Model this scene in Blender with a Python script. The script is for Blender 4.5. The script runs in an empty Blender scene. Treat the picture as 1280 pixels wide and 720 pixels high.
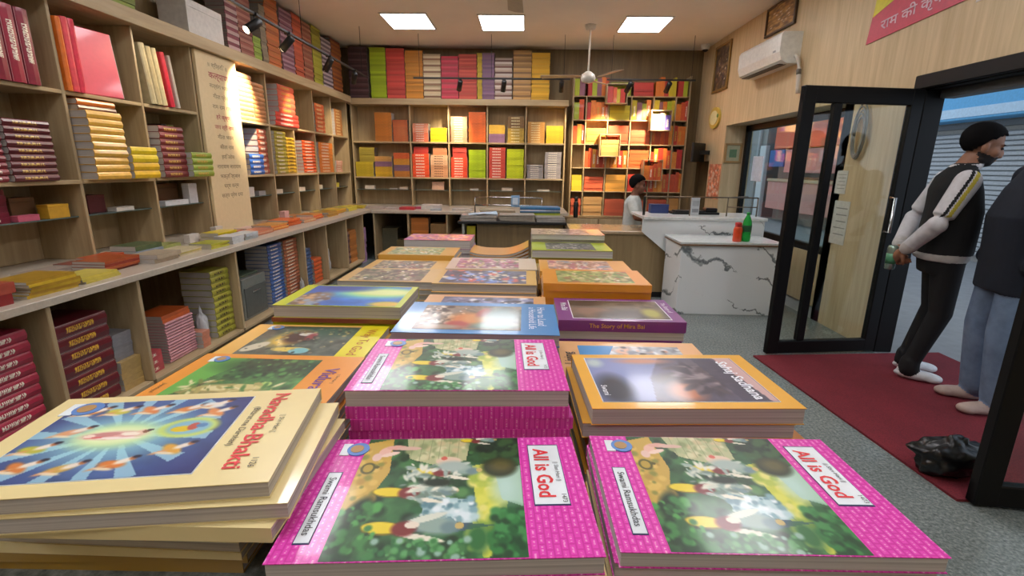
import bpy, bmesh, math, random
import numpy as np
from mathutils import Vector, Matrix
rnd = random.Random(7)
SC = bpy.context.scene
COL = SC.collection

# ------------------------------------------------------------------ camera
F = 610.0                                   # focal length in pixels of a 1280 x 720 frame
cam = bpy.data.cameras.new('camera')
cam.sensor_width = 36.0
cam.lens = F / 1280 * 36.0
cam.clip_start = 0.02
cam_o = bpy.data.objects.new('camera', cam)
COL.objects.link(cam_o)
_d = Vector((17, 152, -F)).normalized()     # the room's long axis, in camera axes
_a = Vector((.019, 1, 0))
_u = (_a - _a.dot(_d) * _d).normalized()
_x = _d.cross(_u)
M = Matrix((_x, _d, _u)).to_4x4()
M.translation = Vector((0, 0, 1.4))
cam_o.matrix_world = M
SC.camera = cam_o

# ------------------------------------------------------------------ world, exposure
w = bpy.data.worlds.new('overcast_sky')
SC.world = w
w.use_nodes = True
bg = w.node_tree.nodes['Background']
bg.inputs['Color'].default_value = (0.72, 0.84, 1.0, 1)
bg.inputs['Strength'].default_value = 1.0
SC.view_settings.view_transform = 'Standard'
SC.view_settings.look = 'None'
SC.view_settings.gamma = 1
SC.view_settings.use_curve_mapping = False
SC.view_settings.exposure = 0.32
PANEL_W = 11.0          # emission strength of the ceiling panels
SPOT_W = 110.0          # watts of a track spot

# ------------------------------------------------------------------ helpers
def lin(c):
    if isinstance(c, str):
        c = c.lstrip('#')
        c = [int(c[i:i + 2], 16) / 255 for i in (0, 2, 4)]
    return tuple((v / 12.92 if v <= .04045 else ((v + .055) / 1.055) ** 2.4) for v in c)

MATS = {}
def nmat(name):
    m = bpy.data.materials.new(name)
    m.use_nodes = True
    nt = m.node_tree
    return m, nt, nt.nodes['Principled BSDF']

def N(nt, kind, **kw):
    n = nt.nodes.new(kind)
    for k, v in kw.items():
        if k in n.inputs:
            n.inputs[k].default_value = v
        else:
            setattr(n, k, v)
    return n

def ramp(nt, fac, stops, interp='LINEAR'):
    r = nt.nodes.new('ShaderNodeValToRGB')
    r.color_ramp.interpolation = interp
    e = r.color_ramp.elements
    while len(e) < len(stops):
        e.new(0.5)
    for el, (p, c) in zip(e, stops):
        el.position = p
        el.color = (*c, 1) if len(c) == 3 else c
    nt.links.new(fac, r.inputs['Fac'])
    return r

def mapping(nt, scale=(1, 1, 1), coord='Object', rot=(0, 0, 0), world=False):
    if world:
        g = nt.nodes.new('ShaderNodeNewGeometry'); out = g.outputs['Position']
    else:
        t = nt.nodes.new('ShaderNodeTexCoord'); out = t.outputs[coord]
    mp = nt.nodes.new('ShaderNodeMapping')
    mp.inputs['Scale'].default_value = scale
    mp.inputs['Rotation'].default_value = rot
    nt.links.new(out, mp.inputs['Vector'])
    return mp.outputs['Vector']

def plain(col, rough=.5, metal=0., spec=.5, name=None, var=.08, coat=0., scale=30):
    """colour with a faint mottling and uneven gloss"""
    key = ('plain', col, rough, metal, spec, var, coat)
    if key in MATS: return MATS[key]
    m, nt, b = nmat(name or 'paint')
    c = lin(col)
    n = N(nt, 'ShaderNodeTexNoise', Scale=scale, Detail=3.)
    nt.links.new(mapping(nt), n.inputs['Vector'])
    r = ramp(nt, n.outputs['Fac'], [(.3, tuple(v * (1 - var) for v in c)), (.7, tuple(min(1, v * (1 + var)) for v in c))])
    nt.links.new(r.outputs['Color'], b.inputs['Base Color'])
    b.inputs['Roughness'].default_value = rough
    b.inputs['Metallic'].default_value = metal
    b.inputs['Specular IOR Level'].default_value = spec
    b.inputs['Coat Weight'].default_value = coat
    MATS[key] = m
    return m

def wood(c0, c1, rough=.45, axis='z', name='wood_laminate', world=True, k=1.):
    key = ('wood', c0, c1, rough, axis)
    if key in MATS: return MATS[key]
    m, nt, b = nmat(name)
    s = {'z': (14, 14, .9), 'x': (.9, 14, 14), 'y': (14, .9, 14)}[axis]
    v = mapping(nt, tuple(q * k for q in s), world=world)
    n = N(nt, 'ShaderNodeTexNoise', Scale=1.6, Detail=6., Roughness=.6, Distortion=.6)
    nt.links.new(v, n.inputs['Vector'])
    r = ramp(nt, n.outputs['Fac'], [(.3, lin(c0)), (.7, lin(c1))])
    nt.links.new(r.outputs['Color'], b.inputs['Base Color'])
    b.inputs['Roughness'].default_value = rough
    b.inputs['Specular IOR Level'].default_value = .35
    MATS[key] = m
    return m

def emit(col, strength, name='lamp_glow'):
    m, nt, b = nmat(name)
    b.inputs['Base Color'].default_value = (*lin(col), 1)
    b.inputs['Emission Color'].default_value = (*lin(col), 1)
    b.inputs['Emission Strength'].default_value = strength
    return m

def glass(name='clear_glass', tint='#f2f8f6', refl=.09, rough=.0):
    m, nt, b = nmat(name)
    nt.nodes.remove(b)
    out = nt.nodes['Material Output']
    t = N(nt, 'ShaderNodeBsdfTransparent'); t.inputs['Color'].default_value = (*lin(tint), 1)
    g = N(nt, 'ShaderNodeBsdfGlossy', Roughness=rough)
    mx = nt.nodes.new('ShaderNodeMixShader')
    lw = N(nt, 'ShaderNodeLayerWeight', Blend=.5)
    pw = N(nt, 'ShaderNodeMath', operation='POWER'); nt.links.new(lw.outputs['Facing'], pw.inputs[0]); pw.inputs[1].default_value = 4.
    ma = N(nt, 'ShaderNodeMath', operation='MULTIPLY_ADD'); nt.links.new(pw.outputs[0], ma.inputs[0]); ma.inputs[1].default_value = .55; ma.inputs[2].default_value = refl * .5
    nt.links.new(ma.outputs[0], mx.inputs[0])
    nt.links.new(t.outputs[0], mx.inputs[1]); nt.links.new(g.outputs[0], mx.inputs[2])
    nt.links.new(mx.outputs[0], out.inputs['Surface'])
    return m

class MB:
    """collects boxes, prisms, tubes and lathes into one mesh"""
    def __init__(s): s.v = []; s.f = []; s.m = []; s.sm = []
    def add(s, vs, fs, mi=0, smooth=False, mat=None):
        o = len(s.v)
        if mat is not None: vs = [mat @ Vector(v) for v in vs]
        s.v += [tuple(v) for v in vs]
        for f in fs:
            s.f.append([o + i for i in f]); s.m.append(mi); s.sm.append(smooth)
        return s
    def box(s, a, b, mi=0, mat=None):
        x0, y0, z0 = (min(p, q) for p, q in zip(a, b)); x1, y1, z1 = (max(p, q) for p, q in zip(a, b))
        vs = [(x0, y0, z0), (x1, y0, z0), (x1, y1, z0), (x0, y1, z0), (x0, y0, z1), (x1, y0, z1), (x1, y1, z1), (x0, y1, z1)]
        return s.add(vs, [(0, 3, 2, 1), (4, 5, 6, 7), (0, 1, 5, 4), (1, 2, 6, 5), (2, 3, 7, 6), (3, 0, 4, 7)], mi, False, mat)
    def cbox(s, a, b, c=.004, mi=0, mat=None):
        """box with chamfered edges"""
        x0, y0, z0 = (min(p, q) for p, q in zip(a, b)); x1, y1, z1 = (max(p, q) for p, q in zip(a, b))
        c = min(c, (x1 - x0) * .45, (y1 - y0) * .45, (z1 - z0) * .45)
        bm = bmesh.new()
        bmesh.ops.create_cube(bm, size=1)
        for v in bm.verts:
            v.co = Vector((x0 if v.co.x < 0 else x1, y0 if v.co.y < 0 else y1, z0 if v.co.z < 0 else z1))
        bmesh.ops.bevel(bm, geom=bm.edges[:], offset=c, segments=1, affect='EDGES')
        bm.verts.index_update()
        s.add([v.co.copy() for v in bm.verts], [[v.index for v in f.verts] for f in bm.faces], mi, False, mat)
        bm.free()
        return s
    def prism(s, pts, z0, z1, mi=0, mat=None):
        """pts: list of (x,y) counter-clockwise, extruded in z"""
        n = len(pts)
        vs = [(p[0], p[1], z0) for p in pts] + [(p[0], p[1], z1) for p in pts]
        fs = [tuple(range(n - 1, -1, -1)), tuple(range(n, 2 * n))] + [(i, (i + 1) % n, n + (i + 1) % n, n + i) for i in range(n)]
        return s.add(vs, fs, mi, False, mat)
    def lathe(s, prof, seg=16, mi=0, mat=None, smooth=True):
        """prof: list of (r,z) bottom to top"""
        vs = []; fs = []
        for r, z in prof:
            for i in range(seg):
                a = 2 * math.pi * i / seg
                vs.append((r * math.cos(a), r * math.sin(a), z))
        for k in range(len(prof) - 1):
            for i in range(seg):
                j = (i + 1) % seg
                fs.append((k * seg + i, k * seg + j, (k + 1) * seg + j, (k + 1) * seg + i))
        fs.append(tuple(range(seg - 1, -1, -1)))
        q = (len(prof) - 1) * seg
        fs.append(tuple(range(q, q + seg)))
        return s.add(vs, fs, mi, smooth, mat)
    def tube(s, pts, r, seg=8, mi=0, smooth=True):
        pts = [Vector(p) for p in pts]
        rs = r if isinstance(r, (list, tuple)) else [r] * len(pts)
        vs = []; fs = []
        for k, p in enumerate(pts):
            t = (pts[min(k + 1, len(pts) - 1)] - pts[max(k - 1, 0)]).normalized()
            ref = Vector((0, 0, 1)) if abs(t.z) < .9 else Vector((1, 0, 0))
            e1 = t.cross(ref).normalized(); e2 = t.cross(e1)
            for i in range(seg):
                a = 2 * math.pi * i / seg
                vs.append(p + rs[k] * (math.cos(a) * e1 + math.sin(a) * e2))
        for k in range(len(pts) - 1):
            for i in range(seg):
                j = (i + 1) % seg
                fs.append((k * seg + i, (k + 1) * seg + i, (k + 1) * seg + j, k * seg + j))
        fs.append(tuple(range(seg))); q = (len(pts) - 1) * seg
        fs.append(tuple(range(q + seg - 1, q - 1, -1)))
        return s.add(vs, fs, mi, smooth)
    def ell(s, c, r, mi=0, rot=None, seg=20, rings=12):
        vs = []; fs = []
        for k in range(rings + 1):
            th = math.pi * k / rings
            for i in range(seg):
                a = 2 * math.pi * i / seg
                v = Vector((r[0] * math.sin(th) * math.cos(a), r[1] * math.sin(th) * math.sin(a), -r[2] * math.cos(th)))
                if rot: v = rot @ v
                vs.append(v + Vector(c))
        for k in range(rings):
            for i in range(seg):
                j = (i + 1) % seg
                fs.append((k * seg + i, k * seg + j, (k + 1) * seg + j, (k + 1) * seg + i))
        return s.add(vs, fs, mi, True)
    def mesh(s, name, mats):
        me = bpy.data.meshes.new(name)
        me.from_pydata(s.v, [], s.f)
        for m in (mats if isinstance(mats, (list, tuple)) else [mats]): me.materials.append(m)
        me.polygons.foreach_set('material_index', s.m)
        me.polygons.foreach_set('use_smooth', s.sm)
        me.update()
        return me
    def build(s, name, mats, parent=None, loc=(0, 0, 0), rot=(0, 0, 0)):
        return place(s.mesh(name, mats), name, parent, loc, rot)

def place(me, name, parent=None, loc=(0, 0, 0), rot=(0, 0, 0), color=None):
    o = bpy.data.objects.new(name, me)
    COL.objects.link(o)
    o.location = loc; o.rotation_euler = rot
    if parent is not None: o.parent = parent
    if color is not None: o.color = (*lin(color), 1)
    return o

def tag(o, label=None, cat=None, group=None, kind=None):
    if label: o['label'] = label
    if cat: o['category'] = cat
    if group: o['group'] = group
    if kind: o['kind'] = kind
    return o

def thing(name, label, cat, loc=(0, 0, 0), rz=0., group=None):
    o = bpy.data.objects.new(name, None)
    o.empty_display_size = .05
    COL.objects.link(o)
    o.location = loc; o.rotation_euler = (0, 0, rz)
    return tag(o, label, cat, group)

def structure(o): o['kind'] = 'structure'; return o

def copy_tree(o, parent=None):
    c = o.copy(); COL.objects.link(c)
    if parent is not None: c.parent = parent
    for ch in list(o.children): copy_tree(ch, c)
    return c

def text_mesh(s, size, align='CENTER', bold=0., space=1.):
    cu = bpy.data.curves.new('t', 'FONT')
    cu.body = s; cu.size = size; cu.align_x = align; cu.align_y = 'CENTER'
    cu.offset = bold * size; cu.resolution_u = 2; cu.space_character = space
    ob = bpy.data.objects.new('t', cu)
    me = bpy.data.meshes.new_from_object(ob)
    bpy.data.objects.remove(ob)
    return me

def lettering(s, size, mat, parent, loc, rot=(0, 0, 0), name='lettering', bold=0., align='CENTER', sx=1., space=1.):
    me = text_mesh(s, size, align, bold, space)
    me.name = name
    me.materials.clear(); me.materials.append(mat)
    o = place(me, name, parent, loc, rot)
    o.scale = (sx, 1, 1)
    return o

# ------------------------------------------------------------------ base materials
WOOD = wood('#a18b68', '#bca681', axis='z')
WOODH = wood('#a18b68', '#bca681', axis='y', name='wood_laminate_horizontal')
WOODX = wood('#a18b68', '#bca681', axis='x', name='wood_laminate_cross')
WOODW = wood('#b8a27c', '#d2bc96', rough=.5, axis='z', name='wall_veneer')
WOODD = wood('#6e5d43', '#857150', rough=.5, axis='z', name='brown_veneer')
DARK = plain('#0c0b0b', .5, 0., .25, name='black_powder_coat')
BLACK = plain('#0b0b0b', .5, name='black_plastic')
WHITEP = plain('#e9e6df', .4, name='white_plastic')
CHROME = plain('#b8b8b8', .25, 1., name='steel')
PAGES = None
def _pages():
    m, nt, b = nmat('page_edges')
    v = mapping(nt, (3, 3, 900))
    n = N(nt, 'ShaderNodeTexNoise', Scale=1., Detail=2.)
    nt.links.new(v, n.inputs['Vector'])
    r = ramp(nt, n.outputs['Fac'], [(.3, lin('#a39d98')), (.7, lin('#cdc8c2'))])
    nt.links.new(r.outputs['Color'], b.inputs['Base Color'])
    b.inputs['Roughness'].default_value = .8
    return m
PAGES = _pages()
# ================================================================== the setting
XL, XR, YB, YF, ZC = -3.2, 2.8, 8.5, -2.2, 3.22
def granite():
    m, nt, b = nmat('grey_granite')
    v = mapping(nt, (1, 1, 1), world=True)
    n1 = N(nt, 'ShaderNodeTexNoise', Scale=70., Detail=6., Roughness=.7); nt.links.new(v, n1.inputs['Vector'])
    n2 = N(nt, 'ShaderNodeTexNoise', Scale=3., Detail=4.); nt.links.new(v, n2.inputs['Vector'])
    r1 = ramp(nt, n1.outputs['Fac'], [(.32, lin('#5c6463')), (.5, lin('#828a88')), (.68, lin('#a6adaa'))])
    r2 = ramp(nt, n2.outputs['Fac'], [(.3, lin('#dfe2e1')), (.7, lin('#f2f4f3'))])
    mx = N(nt, 'ShaderNodeMix', data_type='RGBA', blend_type='MULTIPLY'); mx.inputs[0].default_value = 1.
    nt.links.new(r1.outputs['Color'], mx.inputs[6]); nt.links.new(r2.outputs['Color'], mx.inputs[7])
    nt.links.new(mx.outputs[2], b.inputs['Base Color'])
    b.inputs['Roughness'].default_value = .22
    return m
GRANITE = granite()
def marble():
    m, nt, b = nmat('white_marble')
    g = nt.nodes.new('ShaderNodeNewGeometry'); sp = nt.nodes.new('ShaderNodeSeparateXYZ'); nt.links.new(g.outputs['Position'], sp.inputs[0])
    n = N(nt, 'ShaderNodeTexNoise', Scale=3.2, Detail=5., Roughness=.6); nt.links.new(g.outputs['Position'], n.inputs['Vector'])
    def mth(op, a, b_=None):
        q = N(nt, 'ShaderNodeMath', operation=op)
        for i, v in enumerate((a, b_)):
            if v is None: continue
            if isinstance(v, (int, float)): q.inputs[i].default_value = v
            else: nt.links.new(v, q.inputs[i])
        return q.outputs[0]
    s1 = mth('ADD', mth('ADD', sp.outputs['Z'], mth('MULTIPLY', sp.outputs['X'], .42)), mth('MULTIPLY', n.outputs['Fac'], .5))
    s1 = mth('ADD', s1, mth('MULTIPLY', sp.outputs['Y'], .5))
    d = mth('ABSOLUTE', mth('SUBTRACT', mth('FRACT', mth('DIVIDE', s1, .31)), .5))
    n2 = N(nt, 'ShaderNodeTexNoise', Scale=2.6, Detail=2.); nt.links.new(g.outputs['Position'], n2.inputs['Vector'])
    wd = mth('MULTIPLY', mth('MAXIMUM', mth('SUBTRACT', n2.outputs['Fac'], .44), 0.0), .62)
    f = mth('SUBTRACT', 1.0, mth('DIVIDE', d, mth('ADD', wd, .0005)))
    r = ramp(nt, f, [(0, lin('#eef2f4')), (.25, lin('#b4babc')), (.9, lin('#757c80'))])
    nt.links.new(r.outputs['Color'], b.inputs['Base Color'])
    b.inputs['Roughness'].default_value = .2
    return m
MARBLE = marble()

structure(MB().box((XL - .2, YF - .2, -.2), (XR, YB + .2, 0)).build('floor', GRANITE))
CEIL = plain('#ebe5da', .8, var=.03, scale=2, name='ceiling_paint')
structure(MB().box((XL - .2, YF - .2, ZC), (XR + .4, YB + .2, ZC + .15)).build('ceiling', CEIL))
structure(MB().box((XL - .2, YF, 0), (XL, YB + .2, ZC)).build('wall_left', WOODD))
structure(MB().box((XL, YB, 0), (XR + .4, YB + .2, ZC)).build('wall_back', WOODD))
structure(MB().box((XL - .2, YF - .2, 0), (XR + .4, YF, ZC)).build('wall_front', WOODW))
# right wall with the doorway (y 1.8..3.75) and the deep window recess (y 4.62..7.25), corner niche
wr = MB()
wr.box((XR, YF, 0), (XR + .12, 1.78, ZC))
wr.box((XR, 1.78, 2.0), (XR + .12, 3.78, ZC))
wr.box((XR, 3.78, 0), (XR + .12, 4.62, ZC))
wr.box((XR, 4.62, 1.99), (XR + .38, 7.25, ZC))
wr.box((XR, 4.50, 0), (XR + .38, 4.62, 1.99))
wr.box((XR, 7.25, 0), (XR + .38, 7.78, ZC))
wr.box((XR, 7.78, 1.52), (XR + .38, YB, ZC))
wr.box((XR + .30, 7.78, 0), (XR + .38, YB, 1.52))
wr.box((XR + .26, 4.62, 0), (XR + .38, 7.25, .55))
structure(wr.build('wall_right', WOODW))
# wooden shelf block in the corner niche
structure(MB().box((2.58, 8.32, 0), (XR, YB, 1.5)).build('trim_1', WOODD))

# window in the recess
win = structure(thing('window_1', None, None, (XR + .3, 5.93, .55)))
fr = MB()
for a, b in (((-.03, -1.31, 0), (.03, -1.23, 1.44)), ((-.03, 1.23, 0), (.03, 1.31, 1.44)), ((-.03, -1.31, 1.36), (.03, 1.31, 1.44)), ((-.03, -1.31, 0), (.03, 1.31, .08)), ((-.03, -.2, 0), (.03, -.13, 1.44))):
    fr.cbox(a, b, .006)
fr.build('window_frame', DARK, win)
GLASS = glass()
for a, b in ((-1.23, -.2), (-.13, 1.23)):
    MB().box((-.004, a, .08), (.004, b, 1.36)).build('pane', GLASS, win)
# paper notice stuck on the pane
MB().box((-.008, .72, .7), (-.005, 1.02, 1.02)).build('notice_sheet', plain('#c9d8ea', .7, name='pale_paper'), win)

# doorway frame
tr = MB()
tr.cbox((XR - .03, 1.74, 1.965), (XR, 3.82, 2.06), .006)
tr.cbox((XR, 1.782, 1.955), (XR + .14, 3.778, 1.999), .006)
tr.cbox((XR, 1.782, 0), (XR + .14, 1.83, 1.955), .006)
tr.cbox((XR, 3.73, 0), (XR + .14, 3.778, 1.955), .006)
tr.cbox((XR - .012, 1.74, 0), (XR, 1.782, 1.965), .004)
tr.cbox((XR - .012, 3.778, 0), (XR, 3.82, 1.965), .004)
structure(tr.build('trim_2', DARK))
structure(MB().box((XR + .1, 1.83, 1.9), (XR + .2, 3.73, 1.955)).build('trim_3', plain('#55585a', .5, name='grey_runner')))

def door_leaf(n, hinge, free, H=1.95, stile=.085, extra=None):
    a = Vector(hinge); b = Vector(free)
    L = (b - a).length
    ang = math.atan2(b.y - a.y, b.x - a.x)
    o = structure(thing('door_%d' % n, None, None, (a.x, a.y, .012), ang))
    MB().cbox((0, -.025, 0), (stile * 1.1, .025, H), .005).build('hinge_stile', DARK, o)
    MB().cbox((L - stile * 1.1, -.025, 0), (L, .025, H), .005).build('lock_stile', DARK, o)
    MB().cbox((0, -.024, H - .11), (L, .024, H), .005).build('top_rail', DARK, o)
    MB().cbox((0, -.024, 0), (L, .024, .1), .005).build('bottom_rail', DARK, o)
    s0, s1 = stile * 1.1, L - stile * 1.1
    if extra:
        MB().cbox((extra - .03, -.024, .1), (extra + .03, .024, H - .11), .005).build('mid_stile', DARK, o)
        MB().box((s0, -.004, .1), (extra - .03, .004, H - .11)).build('pane', GLASS, o)
        MB().box((extra + .03, -.004, .1), (s1, .004, H - .11)).build('pane', GLASS, o)
    else:
        MB().box((s0, -.004, .1), (s1, .004, H - .11)).build('pane', GLASS, o)
    return o
dr = door_leaf(1, (2.79, 3.745), (1.89, 3.625), extra=.64)
MB().cbox((.42, -.03, 1.895), (.54, -.02, 1.91), .002).build('maker_plate', CHROME, dr)
MB().tube([(.12, .03, .95), (.12, .075, .95), (.12, .075, 1.2), (.12, .03, 1.2)], .011).build('handle', CHROME, dr)
dn = door_leaf(2, (2.79, 1.80), (1.95, 1.885))
MB().tube([(.76, .03, .95), (.76, .07, .95), (.76, .07, 1.2), (.76, .03, 1.2)], .011).build('handle', CHROME, dn)

# ------------------------------------------------------------------ ceiling lights
PANEL = emit('#fdfbff', PANEL_W, 'panel_diffuser')
PFR = plain('#d8d2c8', .5, name='panel_frame')
def panel(x, y, label, group=None, suffix=''):
    t = thing('ceiling_light' + suffix, label, 'ceiling light', (x, y, ZC), 0, group)
    f = MB()
    for a, b in (((-.3, -.36, -.012), (.3, -.34, .003)), ((-.3, .34, -.012), (.3, .36, .003)), ((-.3, -.34, -.012), (-.28, .34, .003)), ((.28, -.34, -.012), (.3, .34, .003))):
        f.box(a, b)
    f.build('frame', PFR, t)
    MB().box((-.28, -.34, -.009), (.28, .34, .0)).build('diffuser' + suffix, PANEL, t)
panel(-1.56, 6.98, 'square white ceiling panel light above the left wall shelves')
panel(-.34, 7.02, 'square white ceiling panel light between two others, left of the ceiling fan')
panel(1.51, 7.06, 'square white ceiling panel light over the marble cash counter')
# rows out of the picture, every 2.08 m like the ones in view: those at 4.95 and 2.85 show as mirror images on the
# glossy covers, the two last light the covers and page edges that face the camera; a fan hangs in the middle of the 2.85 row
PX = {'left': (-1.5, 'by the left bookcase'), 'middle': (-.34, 'over the middle'), 'right': (1.5, 'by the glass door side')}
for y, b, ny, cols in ((4.95, 'row before the cash counter', '', ('left', 'middle', 'right')), (2.85, 'row over the far table end', 'table_', ('left', 'right')),
                       (.77, 'row over the near table end', 'near_', ('left', 'middle', 'right')), (-1.31, 'row behind the table', 'rear_', ('left', 'right'))):
    for nx in cols:
        panel(PX[nx][0], y, 'square white ceiling panel light %s, %s' % (PX[nx][1], b), 'ceiling panels over the table', '_%s%s_offscreen' % (ny, nx))
# ================================================================== printed covers
class Art:
    def __init__(s, w, h, base, asp=1.):
        s.w, s.h = w, h
        s.U, s.V = np.meshgrid(np.linspace(0, 1, w), np.linspace(0, 1, h))
        s.asp = asp                                   # width / height of the print
        s.c = np.ones((h, w, 3)) * np.array(Art.rgb(base))
        s.r = np.random.RandomState(3)
    @staticmethod
    def rgb(c):
        c = c.lstrip('#'); return [int(c[i:i + 2], 16) / 255 for i in (0, 2, 4)]
    def mixin(s, a, col):
        a = np.clip(a, 0, 1)[..., None]
        s.c = s.c * (1 - a) + a * np.array(Art.rgb(col)); return s
    def ell(s, u, v, ru, rv, col, ang=0, soft=.08, al=1.):
        x = (s.U - u) * s.asp; y = s.V - v
        ca, sa = math.cos(math.radians(ang)), math.sin(math.radians(ang))
        p = x * ca + y * sa; q = -x * sa + y * ca
        d = np.sqrt((p / (ru * s.asp)) ** 2 + (q / rv) ** 2)
        return s.mixin(al * (1 + soft - d) / (2 * soft), col)
    def rect(s, u0, v0, u1, v1, col, al=1.):
        return s.mixin(al * ((s.U >= u0) & (s.U <= u1) & (s.V >= v0) & (s.V <= v1)), col)
    def poly(s, pts, col, al=1.):
        ins = np.zeros_like(s.U, bool); n = len(pts)
        for i in range(n):
            (x0, y0), (x1, y1) = pts[i], pts[(i + 1) % n]
            cond = ((y0 > s.V) != (y1 > s.V)) & (s.U < (x1 - x0) * (s.V - y0) / (y1 - y0 + 1e-9) + x0)
            ins ^= cond
        return s.mixin(al * ins, col)
    def noise(s, k, seed=0):
        r = np.random.RandomState(seed)
        out = np.zeros_like(s.U); amp = 1.
        for o in range(3):
            g = r.rand(int(k * 2 ** o) + 3, int(k * s.asp * 2 ** o) + 3)
            x = s.U * (g.shape[1] - 1.001); y = s.V * (g.shape[0] - 1.001)
            i = x.astype(int); j = y.astype(int); fx = x - i; fy = y - j
            out += amp * ((g[j, i] * (1 - fx) + g[j, i + 1] * fx) * (1 - fy) + (g[j + 1, i] * (1 - fx) + g[j + 1, i + 1] * fx) * fy)
            amp *= .55
        return out / 1.85
    def speckle(s, u0, v0, u1, v1, cols, n, r0, r1, seed=1, el=1.):
        r = np.random.RandomState(seed)
        for i in range(n):
            rr = r0 + (r1 - r0) * r.rand()
            s.ell(u0 + (u1 - u0) * r.rand(), v0 + (v1 - v0) * r.rand(), rr * el / s.asp, rr, cols[r.randint(len(cols))], r.rand() * 180, .3, .85)
        return s
    def mottle(s, k, amt, seed=0):
        n = s.noise(k, seed) - .5
        s.c = np.clip(s.c * (1 + amt * 2 * n[..., None]), 0, 1); return s
    def rays(s, u, v, n, col, al, ph=0., r0=.12, r1=9):
        x = (s.U - u) * s.asp; y = s.V - v
        a = np.arctan2(y, x); d = np.sqrt(x * x + y * y)
        return s.mixin(al * (np.sin(a * n + ph) > .35) * (d > r0) * (d < r1), col)

PRINT = None
def _print():
    m, nt, b = nmat('printed_laminate')
    a = N(nt, 'ShaderNodeAttribute', attribute_name='ink')
    nt.links.new(a.outputs['Color'], b.inputs['Base Color'])
    b.inputs['Roughness'].default_value = .38
    b.inputs['Coat Weight'].default_value = .35
    b.inputs['Coat Roughness'].default_value = .09
    return m
PRINT = _print()
MATTEPRINT = PRINT.copy(); MATTEPRINT.name = 'printed_paper'
MATTEPRINT.node_tree.nodes['Principled BSDF'].inputs['Coat Weight'].default_value = 0
MATTEPRINT.node_tree.nodes['Principled BSDF'].inputs['Roughness'].default_value = .6

def art_mesh(a, name, x0, y0, x1, y1, mat=None):
    """grid of printed points; v=0 lies at y1 (far side)"""
    h, w = a.h, a.w
    X = x0 + (x1 - x0) * a.U; Y = y1 + (y0 - y1) * a.V
    vs = np.stack([X, Y, np.zeros_like(X)], -1).reshape(-1, 3)
    i = np.arange((h - 1) * (w - 1)); r = i // (w - 1); c = i % (w - 1); p = r * w + c
    fs = np.stack([p, p + w, p + w + 1, p + 1], -1)
    me = bpy.data.meshes.new(name)
    me.from_pydata(vs.tolist(), [], fs.tolist())
    col = me.color_attributes.new('ink', 'FLOAT_COLOR', 'POINT')
    c = a.c.reshape(-1, 3)
    l = np.where(c <= .04045, c / 12.92, ((c + .055) / 1.055) ** 2.4)
    col.data.foreach_set('color', np.concatenate([l, np.ones((len(l), 1))], 1).ravel().astype(np.float32))
    me.materials.append(mat or PRINT)
    return me

def laminate(col, name='cover_laminate', rough=.3):
    m = plain(col, rough, var=.03, coat=.6, name=name)
    m.node_tree.nodes['Principled BSDF'].inputs['Coat Roughness'].default_value = .08
    return m

def pink_pattern():
    m, nt, b = nmat('pink_patterned_laminate')
    v = mapping(nt, (1, 1, 1), rot=(0, 0, math.pi / 2))
    br = N(nt, 'ShaderNodeTexBrick', Scale=1.)
    br.inputs['Brick Width'].default_value = .0115; br.inputs['Row Height'].default_value = .0058
    br.inputs['Mortar Size'].default_value = .0011; br.inputs['Mortar Smooth'].default_value = .6
    br.offset = .5
    br.inputs['Color1'].default_value = (*lin('#e04ab4'), 1); br.inputs['Color2'].default_value = (*lin('#dd46b0'), 1)
    br.inputs['Mortar'].default_value = (*lin('#cf3a9e'), 1)
    nt.links.new(v, br.inputs['Vector'])
    w1 = N(nt, 'ShaderNodeTexNoise', Scale=700., Detail=1.); nt.links.new(mapping(nt, (.35, 1, 1)), w1.inputs['Vector'])
    w2 = N(nt, 'ShaderNodeTexBrick', Scale=1.); w2.offset = .5
    w2.inputs['Brick Width'].default_value = .0115; w2.inputs['Row Height'].default_value = .0058
    w2.inputs['Mortar Size'].default_value = .0022; w2.inputs['Mortar Smooth'].default_value = .1
    w2.inputs['Color1'].default_value = (1, 1, 1, 1); w2.inputs['Color2'].default_value = (1, 1, 1, 1); w2.inputs['Mortar'].default_value = (0, 0, 0, 1)
    nt.links.new(v, w2.inputs['Vector'])
    r = ramp(nt, w1.outputs['Fac'], [(.45, (0, 0, 0)), (.58, (.55, .55, .55))])
    mu = N(nt, 'ShaderNodeMix', data_type='RGBA', blend_type='MULTIPLY'); mu.inputs[0].default_value = 1
    nt.links.new(r.outputs['Color'], mu.inputs[6]); nt.links.new(w2.outputs['Color'], mu.inputs[7])
    mx = N(nt, 'ShaderNodeMix', data_type='RGBA')
    nt.links.new(mu.outputs[2], mx.inputs[0]); nt.links.new(br.outputs['Color'], mx.inputs[6]); mx.inputs[7].default_value = (*lin('#f6b4e2'), 1)
    nt.links.new(mx.outputs[2], b.inputs['Base Color'])
    b.inputs['Roughness'].default_value = .25; b.inputs['Coat Weight'].default_value = .3
    return m
PINK = pink_pattern()
INK_RED = plain('#d8323a', .4, name='red_ink'); INK_BLK = plain('#23252b', .4, name='black_ink')
INK_WHT = plain('#e8ebf2', .4, name='white_ink'); INK_PUR = plain('#6a3a8c', .4, name='purple_ink')
INK_GLD = plain('#d9a54a', .4, name='gold_ink'); INK_NAVY = plain('#22305c', .4, name='navy_ink')
LABELW = plain('#dfe6ea', .3, name='pale_print_panel')

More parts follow.
